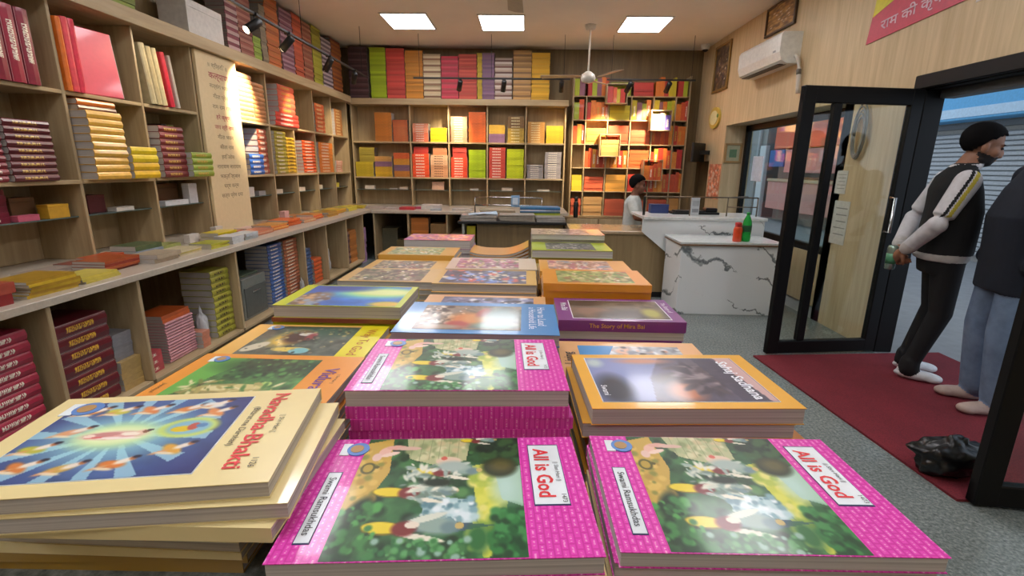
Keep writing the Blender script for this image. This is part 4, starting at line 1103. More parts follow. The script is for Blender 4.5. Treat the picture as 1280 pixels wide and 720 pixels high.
# ---- back wall: upper and middle rows (thin paperbacks)
F_ = -8.215
def bst(desc, where, x0, x1, z0, z1, n, cols, style='plain', W=.2): stack(desc, where, BACK, x0, x1, z0, z1, n, F_, cols, W, style, False, False, 'paperback_book', .008)
bst('orange brown paperback', 'tall orange brown stack beside the corner', -2.45, -2.17, BS1, 2.21, 10, '#b8702c')
bst('rust paperback', 'rust stack in the corner bay', -2.16, -1.91, BS1, 2.10, 9, '#b05a34')
bst('salmon paperback', 'salmon stack in the upper back row', -1.84, -1.58, BS1, 2.05, 8, ['#d87050', '#e09070'], 'white')
bst('yellow paperback', 'low yellow stack beside the salmon one', -1.55, -1.28, BS1, 1.985, 6, '#e0c024')
bst('peach paperback', 'peach stack under the track spotlight', -1.22, -.95, BS1, 2.16, 11, ['#d08868', '#d89878'], 'white')
bst('bright orange paperback', 'bright orange stack beside the peach one', -.93, -.65, BS1, 2.23, 11, '#e06a2c')
bst(['purple paperback', 'yellow paperback'], 'purple and yellow stack in the upper back row', -.605, -.34, BS1, 2.04, 8, ['#8a6480', '#c8a03c'])
bst('yellow and brown paperback', 'dark striped stack in the upper back row', -.3, -.03, BS1, 2.17, 9, ['#b8963c', '#7a5a34'], 'bands')
bst('tan paperback', 'tan stack in the end bay', .02, .30, BS1, 2.09, 9, '#c08a44', 'bands')
bst('golden yellow paperback', 'golden stack in the end bay', .32, .60, BS1, 2.035, 7, '#e0b030')
bst('olive yellow paperback', 'olive stack of the middle back row', -2.8, -2.5, BS2, 1.44, 6, '#b09a2c')
bst(['yellow paperback', 'yellow paperback', 'purple paperback', 'tan paperback'], 'yellow and purple stack of the middle back row', -2.48, -2.19, BS2, 1.53, 8, ['#c8a02c', '#bc9430', '#7c5a74', '#b88a4c'])
bst(['orange paperback', 'purple paperback', 'amber paperback', 'red orange paperback'], 'mixed orange and purple stack', -2.17, -1.90, BS2, 1.59, 8, ['#c07a34', '#7a5a70', '#c88a30', '#c85a30'])
bst('vermilion paperback', 'vermilion stack in the middle back row', -1.86, -1.58, BS2, 1.58, 8, '#e0502c', 'white')
bst('pale peach paperback', 'pale peach stack in the middle back row', -1.56, -1.27, BS2, 1.56, 9, ['#cc946c', '#d4a884'], 'dark')
bst('scarlet paperback', 'scarlet stack beside the lime one', -1.225, -.95, BS2, 1.53, 8, '#dc4c30', 'white')
bst('lime green paperback', 'lime stack beside the scarlet one', -.93, -.65, BS2, 1.65, 11, '#a8c020')
bst('rose red paperback', 'rose red stack between two lime stacks', -.60, -.33, BS2, 1.69, 11, '#c84a3c', 'white')
bst('lime yellow paperback', 'lime stack next to the grey paperbacks', -.31, -.03, BS2, 1.67, 11, '#b8c420')
bst('grey paperback', 'low grey stack in the end bay', .02, .29, BS2, 1.43, 7, '#8f8a8c', 'white')
bst('pale grey paperback', 'tall grey stack in the end bay', .31, .58, BS2, 1.63, 12, '#989294', 'white')
for k, (x, d, c) in enumerate([(-2.6, (.16, .06, .06), '#c8bcae'), (-2.2, (.14, .06, .02), '#c4b8aa'), (-2.03, (.14, .06, .04), '#cbb8a4'), (-1.45, (.2, .1, .13), '#c49a80'), (-.85, (.14, .06, .03), '#c4bcb0'), (-.3, (.18, .08, .05), '#b8a898'), (.3, (.2, .08, .03), '#bcb2a6')]):
    small_box(['white card box by the corner', 'flat white packet', 'cream card box', 'salmon carton', 'flat pale packet', 'beige card box', 'flat grey packet'][k] + ' on the back wall glass shelf', c, (x, 8.3, BGL), d)
# loose things on the back worktop
for k, (x, y, d, c) in enumerate([(-2.3, 7.6, (.3, .2, .03), '#b8a89c'), (-2.0, 7.5, (.22, .16, .025), '#bcb0a8'), (-1.78, 7.45, (.22, .16, .04), '#b83a40'), (-1.64, 7.62, (.1, .14, .03), '#c0506a'), (-1.43, 7.55, (.29, .2, .075), '#cbc4bc'), (-1.33, 7.36, (.16, .1, .03), '#a8b0b8'), (-.95, 7.5, (.3, .2, .03), '#b4b0aa'), (-2.62, 7.6, (.26, .2, .04), '#d0b83c')]):
    small_box(['flat mauve parcel', 'flat grey parcel', 'red parcel', 'pink packet', 'white carton', 'pale blue packet', 'flat pale parcel', 'yellow parcel'][k] + ' on the back wall worktop', c, (x, y, BCT), d)
small_box('dark grey carton standing in the back low bookcase', '#5c5a48', (-2.1, 7.7, .08), (.24, .3, .36))
small_box('olive flat carton in the back low bookcase', '#6a6040', (-1.86, 7.5, .08), (.2, .2, .2))
small_box('brown carton beside the orange stack in the back low bookcase', '#8a6a40', (-1.29, 7.4, .385), (.24, .2, .16))

# ---- piles on the ledges up to the ceiling: more than could be told apart, one object
def col_face_mesh(name, items):
    """items: (x0,y0,z0,x1,y1,z1,colour) boxes with a colour each"""
    vs = []; fs = []; cs = []
    for (x0, y0, z0, x1, y1, z1, c) in items:
        o = len(vs)
        vs += [(x0, y0, z0), (x1, y0, z0), (x1, y1, z0), (x0, y1, z0), (x0, y0, z1), (x1, y0, z1), (x1, y1, z1), (x0, y1, z1)]
        for f in ((0, 3, 2, 1), (4, 5, 6, 7), (0, 1, 5, 4), (1, 2, 6, 5), (2, 3, 7, 6), (3, 0, 4, 7)):
            fs.append([o + i for i in f]); cs.append(c)
    me = bpy.data.meshes.new(name); me.from_pydata(vs, [], fs)
    ca = me.color_attributes.new('ink', 'FLOAT_COLOR', 'CORNER')
    a = np.repeat(np.array([(*lin(c), 1) for c in cs], np.float32), 4, 0)
    ca.data.foreach_set('color', a.ravel())
    me.materials.append(MATTEPRINT)
    return me
top = 3.2
for (s0, s1, z1, cols, n) in [(-2.83, -2.53, top - .01, ['#4a2a2c', '#5e4244', '#3c2426'], 26), (-2.49, -2.24, 3.18, ['#98b01e', '#a4bc24'], 22), (-2.23, -1.94, 3.17, ['#c0443c', '#cc5044'], 24), (-1.93, -1.65, 3.14, ['#c0802c', '#cc8c34'], 24),
                              (-1.64, -1.37, 3.09, ['#c8b490', '#8a6a50', '#d8c8a4'], 22), (-1.36, -1.09, 3.06, ['#c0384c', '#cc4a5c', '#b04a50'], 22), (-1.08, -.80, 3.09, ['#b84a40', '#c05848'], 24), (-.79, -.715, 3.11, ['#b8a030'], 24), (-.71, -.52, 3.11, ['#7a5a78', '#8a6a80'], 24),
                              (-.51, -.24, 3.04, ['#b8a494', '#d0c4b8', '#7a5a50'], 22), (-.22, .06, 3.15, ['#b08850', '#c09860', '#8a6a44'], 26), (.07, .35, 3.12, ['#cc9e28', '#d8aa30'], 24)]:
    ledge_stack(BACK, s0, s1, BLG, z1, 8.26, cols, n)
for (s0, s1, z1, cols, n) in [(5.06, 5.26, 2.98, ['#7a3a44', '#b89a94'], 16), (5.27, 5.52, 3.1, ['#8a4a3c', '#a06a58'], 22), (5.53, 5.68, 2.7, ['#8aa034'], 10), (5.7, 5.82, 3.05, ['#8a7a60'], 20), (5.83, 6.12, 3.19, ['#b8642c', '#c07030'], 24), (6.16, 6.47, 3.15, ['#7a4a5a', '#a07a84'], 26),
                              (6.49, 6.73, 3.19, ['#c05a38', '#b05034'], 24), (6.75, 7.02, 3.17, ['#8a4a38', '#a06a50'], 24), (7.04, 7.33, 3.19, ['#94902c', '#a09c38'], 24), (7.35, 7.7, 3.12, ['#6a5a64', '#b0a0a4'], 24), (7.72, 8.1, 3.19, ['#a8642c', '#8a4a30'], 24),
                              (2.3, 2.58, 3.1, ['#8a9a34'], 20), (2.6, 2.9, 3.0, ['#c8b8a0'], 18), (2.95, 3.2, 3.05, ['#a8a04a'], 20), (3.3, 3.56, 2.9, ['#b05a3c'], 14), (3.6, 3.9, 3.1, ['#7a8a3a', '#8a9a40'], 20)]:
    ledge_stack(LEFT, s0, s1, LG, z1, -2.88, cols, n)
# white bundle on the left ledge
small_box('white wrapped parcel on the left bookcase ledge', '#cfcac2', (-3.0, 4.72, LG), (.25, .5, .3), name='wrapped_parcel')
# ================================================================== pigeonhole case on the back wall
CX = [.741, .949, 1.30, 1.662, 2.011, 2.359, 2.565]; CZ = [.618, 1.018, 1.396, 1.766, 2.139, 2.498, 2.80]
YP = 8.25
ORNG = WOOD
pc = thing('pigeonhole_case', 'tall light wood pigeonhole bookcase with staggered display boxes', 'bookcase', (1.65, YP + .12, 0))
for x in CX: part((x - .009, YP, .5), (x + .009, YB - .003, CZ[-2] if x > .8 and x < 2.5 else CZ[-1]), 'divider', ORNG, pc, .002)
for z in CZ[:-1]:
    for x0, x1 in zip(CX, CX[1:]): part((x0 + .009, YP, z - .016), (x1 - .009, YB - .003, z), 'shelf', ORNG, pc, .002)
part((CX[0], YB - .003, .5), (CX[-1], YB - .0005, 2.5), 'back_panel', ORNG, pc)
part((.66, YP - .28, 0), (1.72, YP, .60), 'drawer_chest', WOODD, pc)
for k, x in enumerate((.68, 1.21)):
    d = part((x, YP - .295, .40), (x + .5, YP - .28, .585), 'drawer', WOOD, pc)
    MB().ell((x + .33 - 1.65, YP - .31 - YP - .12, .50), (.022, .022, .022)).build('knob', CHROME, d, tuple(-Vector(d.location)) if 0 else (0, 0, 0))
rb = random.Random(11)
PAL = ['#c8502c', '#d0602c', '#c03c2c', '#d87830', '#b8402c', '#d88a38', '#c85a34', '#e09a3c']
PAL2 = ['#c8b42c', '#a8b02c', '#c8502c', '#b83c34', '#d87830', '#8a5a6a']
NAMES = {}
def cname(c):
    r, g, b = [int(c[i:i + 2], 16) for i in (1, 3, 5)]
    if g > r * .92: return 'lime'
    if b > g * 1.05: return 'violet'
    if g > r * .74: return 'yellow'
    if g > r * .58: return 'amber'
    if g > r * .42: return 'orange'
    return 'red'
RO = ['lowest', 'second', 'third', 'fourth', 'fifth', 'top']; CO = ['end', 'second', 'third', 'fourth', 'fifth', 'last']
def cell(x0, x1, z0, z1, where, mode, pal, front=YP + .012, n=None, dep=.2):
    w = x1 - x0; h = z1 - z0
    if mode == 'thin':
        x = x0 + .006
        while x < x1 - .03:
            T = min(rb.uniform(.05, .085), x1 - .004 - x); c = shade(rb.choice(pal), 1)
            Hh = h * rb.uniform(.72, .95)
            items.append((x, front, z0, x + .002, front + .16, z0 + Hh, c)); items.append((x + T - .002, front, z0, x + T, front + .16, z0 + Hh, c)); items.append((x + .002, front, z0, x + T - .002, front + .003, z0 + Hh, c))
            items.append((x + .002, front + .003, z0 + .002, x + T - .002, front + .155, z0 + Hh - .003, '#8a8078')); x += T + .002
    elif mode == 'up':
        x = x0 + .006; i = 0
        while x < x1 - .03:
            T = min(rb.uniform(.05, .085), x1 - .004 - x)
            if T < .02: break
            Hh = h * rb.uniform(.72, .9); c = rb.choice(pal)
            upright('%s upright paperback' % cname(c), '%s' % where, BACK, [(x, T, Hh, c)], z0, -front - rb.uniform(0, .015), min(.15, dep - .015), rb.choice(['plain', 'white', 'gold', 'plain']), False, False, g='books in the ' + where)
            bpy.data.objects[-1] if 0 else None
            x += T + .002; i += 1
    else:
        n = n or rb.randint(4, 6); H2 = h * rb.uniform(.62, .82); c = rb.choice(pal)
        ledge_stack(BACK, x0 + .012, x1 - .012, z0, z0 + H2, front, [c], n, dep=dep)
_up = upright
def upright(desc, where, wall, spec, z0, front, W=.18, style='plain', parts=True, hard=True, lean=0., g=None):
    if len(spec) == 1 and wall == BACK:
        k = NAMES[where] = NAMES.get(where, -1) + 1
        s, T, Hh, c = spec[0]
        R = Matrix.Rotation(wall, 4, 'Z') @ Matrix.Rotation(math.pi / 2, 4, 'X')
        shelf_book('paperback_book', Hh, W, T, style, c, (s + T, -front, z0 + Hh / 2 + .0005), R.to_euler(), '%s, %s in the %s' % (desc, ['first', 'second', 'third', 'fourth', 'fifth', 'sixth', 'seventh', 'eighth'][k], where), g, False, False)
    else: _up(desc, where, wall, spec, z0, front, W, style, parts, hard, lean, g)
SKIP = {(3, 2): 1, (2, 4): 1, (4, 1): 1, (1, 4): 1}
for r in range(6):
    for c in range(6):
        z0, z1 = CZ[r], (CZ[r + 1] - .016 if r < 5 else 2.80)
        x0, x1 = CX[c] + .009, CX[c + 1] - .009
        where = 'pigeonhole case, %s row, %s cell' % (RO[r], CO[c])
        if r == 0: cell(x0, x1, z0, z1, where, 'flat', ['#b8884c', '#c89a60', '#c05a3c'], n=5)
        elif (r, c) in ((2, 0),): continue
        elif r == 1 and c in (0, 1, 2): cell(x0, x1, z0, z1, where, 'flat', [['#dcb82c'], ['#d8603c'], ['#d89a40']][c], n=[3, 5, 6][c])
        else: cell(x0, x1, z0, z1, where, ('thin' if r == 5 else 'up') if rb.random() < .68 else 'flat', PAL2 if r >= 4 else PAL)
# staggered display boxes in front of the grid
for k, (px0, py0, px1, py1, nm) in enumerate([(752, 107, 777, 131, 'upper'), (807, 138, 832, 163, 'second'), (747, 168, 772, 196, 'middle'), (802, 199, 826, 226, 'lower')]):
    x0 = .741 + (px0 - 714) * .01294; x1 = .741 + (px1 - 714) * .01294; z1 = 2.498 - (py0 - 120) * .01225; z0 = 2.498 - (py1 - 120) * .01225
    ya = YP - .17
    for a, b in (((x0, ya, z0), (x1, YP, z0 + .012)), ((x0, ya, z1 - .012), (x1, YP, z1)), ((x0, ya, z0 + .012), (x0 + .012, YP, z1 - .012)), ((x1 - .012, ya, z0 + .012), (x1, YP, z1 - .012))):
        part(a, b, 'display_box_board', ORNG, pc, .001)
    cell(x0 + .012, x1 - .012, z0 + .012, z1 - .012, '%s projecting box of the pigeonhole case' % nm, 'flat' if k == 2 else 'up', [PAL2, ['#d87830', '#c8ae8a', '#6a5ab0', '#d8a030'], ['#cc8c4c'], PAL][k], front=ya + .008, dep=.15)
upright = _up
o = place(col_face_mesh('stacked_paperbacks', items), 'stacked_paperbacks')
tag(o, 'paperbacks of many colours piled on the ledges and packed in far shelves', 'books', kind='stuff')

# ================================================================== track lights
def spot_lamp(loc, aim, label, power=SPOT_W, group=None):
    t = thing('track_spotlight', label, 'spotlight', loc, 0, group)
    d = (Vector(aim) - Vector(loc)).normalized()
    q = d.to_track_quat('-Z', 'Y').to_matrix().to_4x4()
    MB().cbox((-.03, -.012, -.005), (.03, .012, .02), .003).build('adapter', BLACK, t)
    MB().tube([(0, 0, 0), (0, 0, -.05)], .008).build('stem', BLACK, t)
    hd = MB().lathe([(.034, -.10), (.036, -.10), (.036, .05), (.026, .062)], 20, 0, Matrix.Translation((0, 0, -.07)) @ q)
    h = hd.build('head', BLACK, t)
    MB().lathe([(.031, -.1005), (.031, -.1015)], 18, 0, Matrix.Translation((0, 0, -.07)) @ q).build('lens', emit('#ffe2b4', 18., 'spot_lens'), h)
    l = bpy.data.lights.new('spot_beam', 'SPOT')
    l.energy = power; l.color = (1, .80, .52); l.spot_size = math.radians(58); l.spot_blend = .7; l.shadow_soft_size = .03
    lo = bpy.data.objects.new('spot_beam', l); COL.objects.link(lo); lo.parent = t
    lo.matrix_local = Matrix.Translation(Vector((0, 0, -.07)) + d * .11) @ q
    return t
def rail(label, a, b, drops):
    t = thing('light_track', label, 'track', a)
    a = Vector(a); b = Vector(b); d = b - a
    if abs(d.x) > abs(d.y): MB().cbox((0, -.014, 0), (d.x, .014, .022), .003).build('channel', BLACK, t)
    else: MB().cbox((-.014, 0, 0), (.014, d.y, .022), .003).build('channel', BLACK, t)
    for f in drops:
        p = d * f
        MB().tube([(p.x, p.y, .02), (p.x, p.y, ZC - a.z)], .003, 6).build('hanger', BLACK, t)
rail('black light track hung along the left bookcase', (-2.3, 3.3, 2.6), (-2.3, 7.45, 2.6), (.05, .5, .95))
rail('black light track hung before the back wall bookcase', (-1.66, 7.6, 2.62), (.62, 7.6, 2.62), (.04, .5, .96))
rail('short black light track before the pigeonhole case', (1.15, 7.6, 2.62), (2.42, 7.6, 2.62), (.05, .95))
spot_lamp((-2.3, 4.46, 2.6), (-2.9, 3.45, 1.75), 'black spotlight on the left track over the yellow hardbacks', SPOT_W * .35)
spot_lamp((-2.3, 5.06, 2.6), (-2.88, 5.1, 2.05), 'black spotlight on the left track over the inscription panel', SPOT_W * 2.6)
spot_lamp((-2.3, 6.06, 2.6), (-2.88, 6.25, 1.85), 'black spotlight on the left track over the coral books', SPOT_W * .6)
spot_lamp((-2.3, 6.92, 2.6), (-2.7, 7.6, 1.9), 'black spotlight on the left track nearest the back corner', SPOT_W * .4)
spot_lamp((-.98, 7.6, 2.62), (-1.25, 8.3, 1.85), 'black spotlight on the back track over the peach paperbacks', SPOT_W * .9)
spot_lamp((-.34, 7.6, 2.62), (-.55, 8.3, 1.5), 'black spotlight in the middle of the back track', SPOT_W * .25)
spot_lamp((.5, 7.6, 2.62), (.5, 8.3, 1.85), 'black spotlight at the end of the back track', SPOT_W * .4)
spot_lamp((1.48, 7.6, 2.62), (1.12, 8.3, 1.75), 'black spotlight at the near end of the pigeonhole track', SPOT_W * 2.0)
spot_lamp((2.04, 7.6, 2.62), (1.9, 8.3, 1.95), 'black spotlight on the pigeonhole track by the right wall', SPOT_W * 2.0)

# ceiling fan
fan = thing('ceiling_fan', 'white three bladed ceiling fan on a long rod', 'fan', (.82, 7.1, ZC))
FW = plain('#d8d2c6', .35, name='fan_enamel')
MB().lathe([(.06, -.06), (.075, -.02), (.075, -.001)], 16).build('canopy', FW, fan)
MB().tube([(0, 0, -.03), (0, 0, -.58)], .012).build('rod', FW, fan)
MB().lathe([(.02, -.72), (.085, -.70), (.10, -.655), (.085, -.61), (.03, -.57)], 24).build('motor', FW, fan)
for k in range(3):
    a = math.radians(172 + 120 * k)
    m = Matrix.Rotation(a, 4, 'Z') @ Matrix.Rotation(math.radians(9), 4, 'X')
    MB().prism([(.09, -.02), (.2, -.055), (.62, -.065), (.64, .0), (.62, .06), (.2, .05), (.09, .02)], -.655, -.65, mat=m).build('blade', plain('#b8a890', .4, name='blade_enamel'), fan)
fan2 = copy_tree(fan); fan2.location = (.0, 3.6, ZC); fan2.rotation_euler.z = math.radians(38)
tag(fan2, 'white three bladed ceiling fan over the picture book table')
dc = thing('dome_camera', 'small white dome camera on the ceiling in the right corner', 'camera', (2.68, 8.1, ZC))
MB().lathe([(.03, -.09), (.06, -.06), (.065, -.02), (.065, -.001)], 18).build('housing', WHITEP, dc)
MB().ell((0, 0, -.065), (.045, .045, .045)).build('lens_dome', BLACK, dc)

# ================================================================== desk with magazines in front of the back counter
dk = thing('magazine_desk', 'brown desk with a black edged top covered in grey magazines', 'desk', (-.145, 6.1, 0))
MB().cbox((-.64, -.36, .735), (.64, .36, .765), .004).build('top', BLACK, dk)
MB().cbox((-.42, -.3, 0), (.60, .3, .735), .004).build('body', WOODD, dk)
MB().cbox((-.6, -.3, 0), (-.57, .3, .735), .004).build('end_panel', plain('#b8b8b0', .5, name='pale_panel'), dk)
small_box('yellow carton standing under the magazine desk top', '#b8b024', (-.64, 5.95, 0.0), (.1, .24, .70))
ZD = .765
def mags(x0, x1, y, n, cols, where, desc, T=.013, name='magazine', curl=0.):
    for i in range(n):
        c = cols[i % len(cols)]
        o = shelf_book(name, x1 - x0, .26, T * .98, 'plain', c, ((x0 + x1) / 2 + rnd.uniform(-.01, .01), y + rnd.uniform(-.008, .008), ZD + i * T), (0, 0, -math.pi / 2 + rnd.uniform(-.05, .05)), '%s, %s in the %s' % (desc, nth(n - 1 - i), where), where, False, True, 'magazine')
mags(-.76, -.34, 5.80, 5, ['#a09a94', '#b0aaa2'], 'front pile at the desk end', 'grey magazine')
mags(-.30, .12, 5.79, 6, ['#938c80', '#a8a094'], 'middle front pile of the desk', 'grey brown magazine')
mags(.14, .48, 5.80, 4, ['#a8a49e', '#989490'], 'front pile by the service counter', 'pale grey magazine')
mags(-.56, -.12, 6.12, 8, ['#9a8468', '#b0a48c'], 'brown pile at the desk back', 'brown magazine')
mags(-.06, .44, 6.12, 5, ['#6a7c2c', '#b8c048'], 'blue and lime pile of the desk', 'lime magazine', .016)
for i in range(4):
    shelf_book('magazine', .5, .26, .0156, 'plain', ['#3c6a94', '#c8ccd0', '#2c5a8a', '#4a86b4'][i], (.19, 6.12, ZD + .08 + i * .016), (0, 0, -math.pi / 2 + rnd.uniform(-.04, .04)), 'blue magazine, %s on the lime pile of the desk' % nth(3 - i), 'blue and lime pile of the desk', False, True, 'magazine')
ft = thing('open_leaflet', 'pale blue leaflet lying open on the front desk pile', 'leaflet', (-.5, 5.92, ZD + .066), math.radians(8))
MB().add([(-.18, -.1, 0), (0, -.11, .018), (.0, .13, .018), (-.18, .12, 0), (.17, -.08, .004), (.17, .12, .03)], [(0, 1, 2, 3), (1, 4, 5, 2)]).build('page', plain('#a8bccc', .5, name='leaflet_print'), ft)
sg = thing('sign_stand', 'small blue card in a metal stand on the magazine desk', 'sign', (-.2, 6.425, ZD))
for a, b in (((-.45, 0, 0), (-.45, 0, .24)), ((.42, 0, 0), (.42, 0, .24)), ((-.45, 0, .24), (.42, 0, .24)), ((-.45, 0, .14), (.42, 0, .14))): MB().tube([a, b], .008, 6).build('rail', CHROME, sg)
MB().cbox((.02, -.014, .12), (.13, -.006, .27), .002).build('card', plain('#7c9cbc', .4, name='blue_card'), sg)
MB().cbox((.04, -.017, .15), (.11, -.0145, .24), .001).build('card_print', plain('#c4d0dc', .4, name='pale_print'), sg)

# ================================================================== service counter
CTW = wood('#8f7a58', '#a48d68', axis='z', name='counter_veneer')
sc = thing('service_counter', 'wood fronted service counter with a polished brown stone top', 'counter', (1.1, 5.6, 0))
MB().cbox((-.58, -.28, 0), (.62, .3, .70), .004).build('body', CTW, sc)
MB().cbox((-.60, -.31, .70), (.62, .33, .735), .004).build('stone_top', plain('#b49c7c', .15, name='brown_polished_stone', scale=40), sc)
MB().box((-.56, -.285, 0), (.60, -.28, .06)).build('toe_board', BLACK, sc)
hc = thing('marble_counter', 'raised white marble cash counter with a slanting front edge', 'counter', (1.9, 5.5, 0))
MB().prism([(1.262, .735), (1.646, .428), (1.646, 0), (2.55, 0), (2.55, .87), (1.262, .87)], 0, .03, mat=Matrix.Translation((-1.9, -.21, 0)) @ Matrix.Rotation(math.pi / 2, 4, 'X')).build('front_slab', MARBLE, hc)
MB().cbox((-.64, -.275, .87), (.66, .36, .90), .003).build('top', plain('#d8dad8', .2, name='white_stone'), hc)
MB().box((-.17, -.2, 0), (.65, .33, .87)).build('carcass', CTW, hc)
wc = thing('marble_cabinet', 'low white veined marble cabinet with a brown edged white top', 'cabinet', (1.98, 4.93, 0))
MB().cbox((-.47, -.25, 0), (.48, .27, .685), .003).build('body', MARBLE, wc)
MB().cbox((-.49, -.275, .685), (.5, .275, .70), .002).build('edge_strip', plain('#7a5a40', .4, name='brown_edge'), wc)
MB().cbox((-.488, -.273, .70), (.498, .274, .72), .002).build('top', plain('#d4dad8', .12, name='white_stone_top'), wc)

# railing and things on the marble counter
rl = thing('counter_railing', 'thin brown metal railing along the top of the marble counter', 'railing', (1.9, 5.42, .9))
RM = plain('#6a5a48', .35, .6, name='bronze_rail')
MB().cbox((-.61, -.012, 0), (-.585, .012, .2), .002).build('post', BLACK, rl)
for x in (-.1, .3, .62): MB().tube([(x, 0, 0), (x, 0, .2)], .007, 8).build('post', RM, rl)
MB().tube([(-.6, 0, .2), (.62, 0, .2)], .007, 8).build('top_rail', RM, rl)
MB().tube([(.3, 0, .1), (.62, 0, .1)], .006, 8).build('mid_rail', RM, rl)
MB().tube([(.3, 0, .2), (.62, .25, .2)], .006, 8).build('return_rail', RM, rl)
kb = thing('card_terminal', 'flat black tray with a keyboard on the marble counter', 'keyboard', (1.92, 5.66, .9))
MB().cbox((-.26, -.1, 0), (.26, .1, .025), .004).build('tray', BLACK, kb)
MB().cbox((-.22, -.08, .025), (.1, .08, .04), .003).build('keys', plain('#1c1c20', .5, name='dark_keys'), kb)
MB().cbox((.12, -.06, .025), (.25, .06, .07), .008).build('device', plain('#15151a', .3, name='dark_device'), kb)
wcard = thing('card_stand', 'white standing notice card on the marble counter', 'sign', (1.88, 5.5, .9))
MB().cbox((-.045, -.01, 0), (.045, .01, .19), .004).build('card', plain('#c2c8cc', .25, name='card_face'), wcard)
MB().box((-.035, -.0115, .03), (.035, -.01, .07)).build('printed_block', plain('#8c9298', .4, name='grey_print'), wcard)
MB().box((-.035, -.0115, .1), (.035, -.01, .16)).build('printed_block', plain('#a2a8ae', .4, name='pale_grey_print'), wcard)
bx = small_box('dark blue box on the marble counter behind the railing', '#2a3a6c', (1.54, 5.72, .9), (.2, .12, .1))
mg = thing('dark_bottle', 'tall black flask standing on the drawer chest', 'flask', (.83, 8.05, .60))
MB().lathe([(.035, 0), (.038, .02), (.038, .24), (.026, .27)], 18).build('body', BLACK, mg)
MB().lathe([(.028, .265), (.03, .28), (.03, .33), (.024, .335)], 16).build('cap', plain('#1a1a1a', .3, name='black_cap'), mg)

# bottles on the marble cabinet
rbt = thing('water_bottle', 'orange red plastic bottle beside the green bottle', 'bottle', (2.06, 4.76, .72))
MB().lathe([(.036, 0), (.041, .01), (.041, .115), (.033, .14), (.029, .145)], 22).build('body', plain('#e04a20', .3, coat=.4, name='orange_plastic'), rbt)
MB().lathe([(.031, .143), (.031, .178), (.027, .184)], 20).build('cap', plain('#c02a2c', .35, name='red_cap'), rbt)
gbt = thing('soda_bottle', 'clear green soda bottle with a dark label', 'bottle', (2.15, 4.78, .72))
def bottle_mat():
    m, nt, b = nmat('green_plastic')
    b.inputs['Base Color'].default_value = (*lin('#3cc458'), 1); b.inputs['Roughness'].default_value = .12
    b.inputs['Transmission Weight'].default_value = .55; b.inputs['IOR'].default_value = 1.2
    return m
MB().lathe([(.03, 0), (.042, .008), (.043, .04), (.040, .06), (.043, .09), (.043, .155), (.036, .2), (.018, .245), (.014, .255)], 24).build('body', bottle_mat(), gbt)
MB().lathe([(.0435, .095), (.0438, .1), (.0438, .15), (.0435, .155)], 24).build('label', plain('#1c5a34', .4, name='dark_green_label'), gbt)
MB().lathe([(.016, .253), (.016, .278), (.014, .28)], 16).build('cap', plain('#2c9a48', .4, name='green_cap'), gbt)

# ================================================================== things on the right wall
def wall_frame(label, y0, y1, z0, z1, fcol, art, cat='picture', name='framed_picture', w=.035, x=XR):
    t = thing(name, label, cat, (x, (y0 + y1) / 2, (z0 + z1) / 2))
    hy, hz = (y1 - y0) / 2, (z1 - z0) / 2
    f = MB()
    for a, b in (((-.03, -hy, -hz), (0, hy, -hz + w)), ((-.03, -hy, hz - w), (0, hy, hz)), ((-.03, -hy, -hz + w), (0, -hy + w, hz - w)), ((-.03, hy - w, -hz + w), (0, hy, hz - w))): f.cbox(a, b, .004)
    f.build('frame', plain(fcol, .35, .3, name='frame_moulding'), t)
    me = art_mesh(art, 'print', -hz + w, -hy + w, hz - w, hy - w)      # local x up
    place(me, 'print', t, (-.012, 0, 0), (0, -math.pi / 2, 0))
    return t
wall_frame('tall gilt framed dark painting on the right wall near the corner', 7.36, 7.92, 2.49, 3.13, '#8a6a34', a_scene(41, '#5a4a3c', ['#3a3028', '#8a6a4a', '#6a5a6a', '#a08a6a'], 40, 40))
wall_frame('framed brown picture above the air conditioner', 5.7, 6.36, 2.89, 3.2, '#4a3420', a_scene(42, '#a07a3c', ['#8a6430', '#c09a5c', '#6a4a28'], 40, 30), w=.025)
ov = thing('wall_plaque', 'oval yellow and green plaque on the right wall', 'plaque', (XR, 7.69, 2.13))
for (ry, rz, d0, d1, c) in ((.2, .15, 0, .03, '#c9b04c'), (.15, .1, .03, .036, '#dcd8a8')):
    m = MB().lathe([(1, d0), (1, d1)], 28, 0, None, False); m.v = [(-p[2], p[0] * ry, p[1] * rz) for p in m.v]
    m.f = [f[::-1] for f in m.f]
    m.build('oval', plain(c, .35, name='plaque_enamel'), ov)
MB().ell((-.03, -.14, .02), (.012, .03, .03)).build('ornament', plain('#7a9a4c', .5, name='green_ornament'), ov)
mo = thing('wall_monitor', 'small violet blue screen on a black bracket on the right wall', 'monitor', (XR, 7.8, 1.64))
MB().cbox((-.155, -.02, -.03), (0, .02, .03), .003).build('bracket', BLACK, mo)
q = Matrix.Translation((-.172, 0, 0)) @ Matrix.Rotation(math.radians(-42), 4, 'Z')
MB().cbox((-.02, -.21, -.14), (.02, .21, .14), .005, mat=q).build('housing', BLACK, mo)
MB().box((-.0215, -.195, -.125), (-.02, .195, .125), mat=q).build('screen', emit('#4a468c', .35, 'screen_glow'), mo)
ps = thing('wall_poster', 'coral and white poster on the right wall below the screen', 'poster', (XR, 7.5, 1.22))
place(art_mesh(a_scene(44, '#d08a68', ['#c86a4a', '#e0a88a', '#d8c8b8', '#c07858'], 40, 40), 'print', -.25, -.22, .25, .22, MATTEPRINT), 'print', ps, (-.006, 0, 0), (0, -math.pi / 2, 0))
MB().box((-.005, -.22, -.25), (0, .22, .25)).build('backing', plain('#b88068', .6, name='poster_board'), ps)
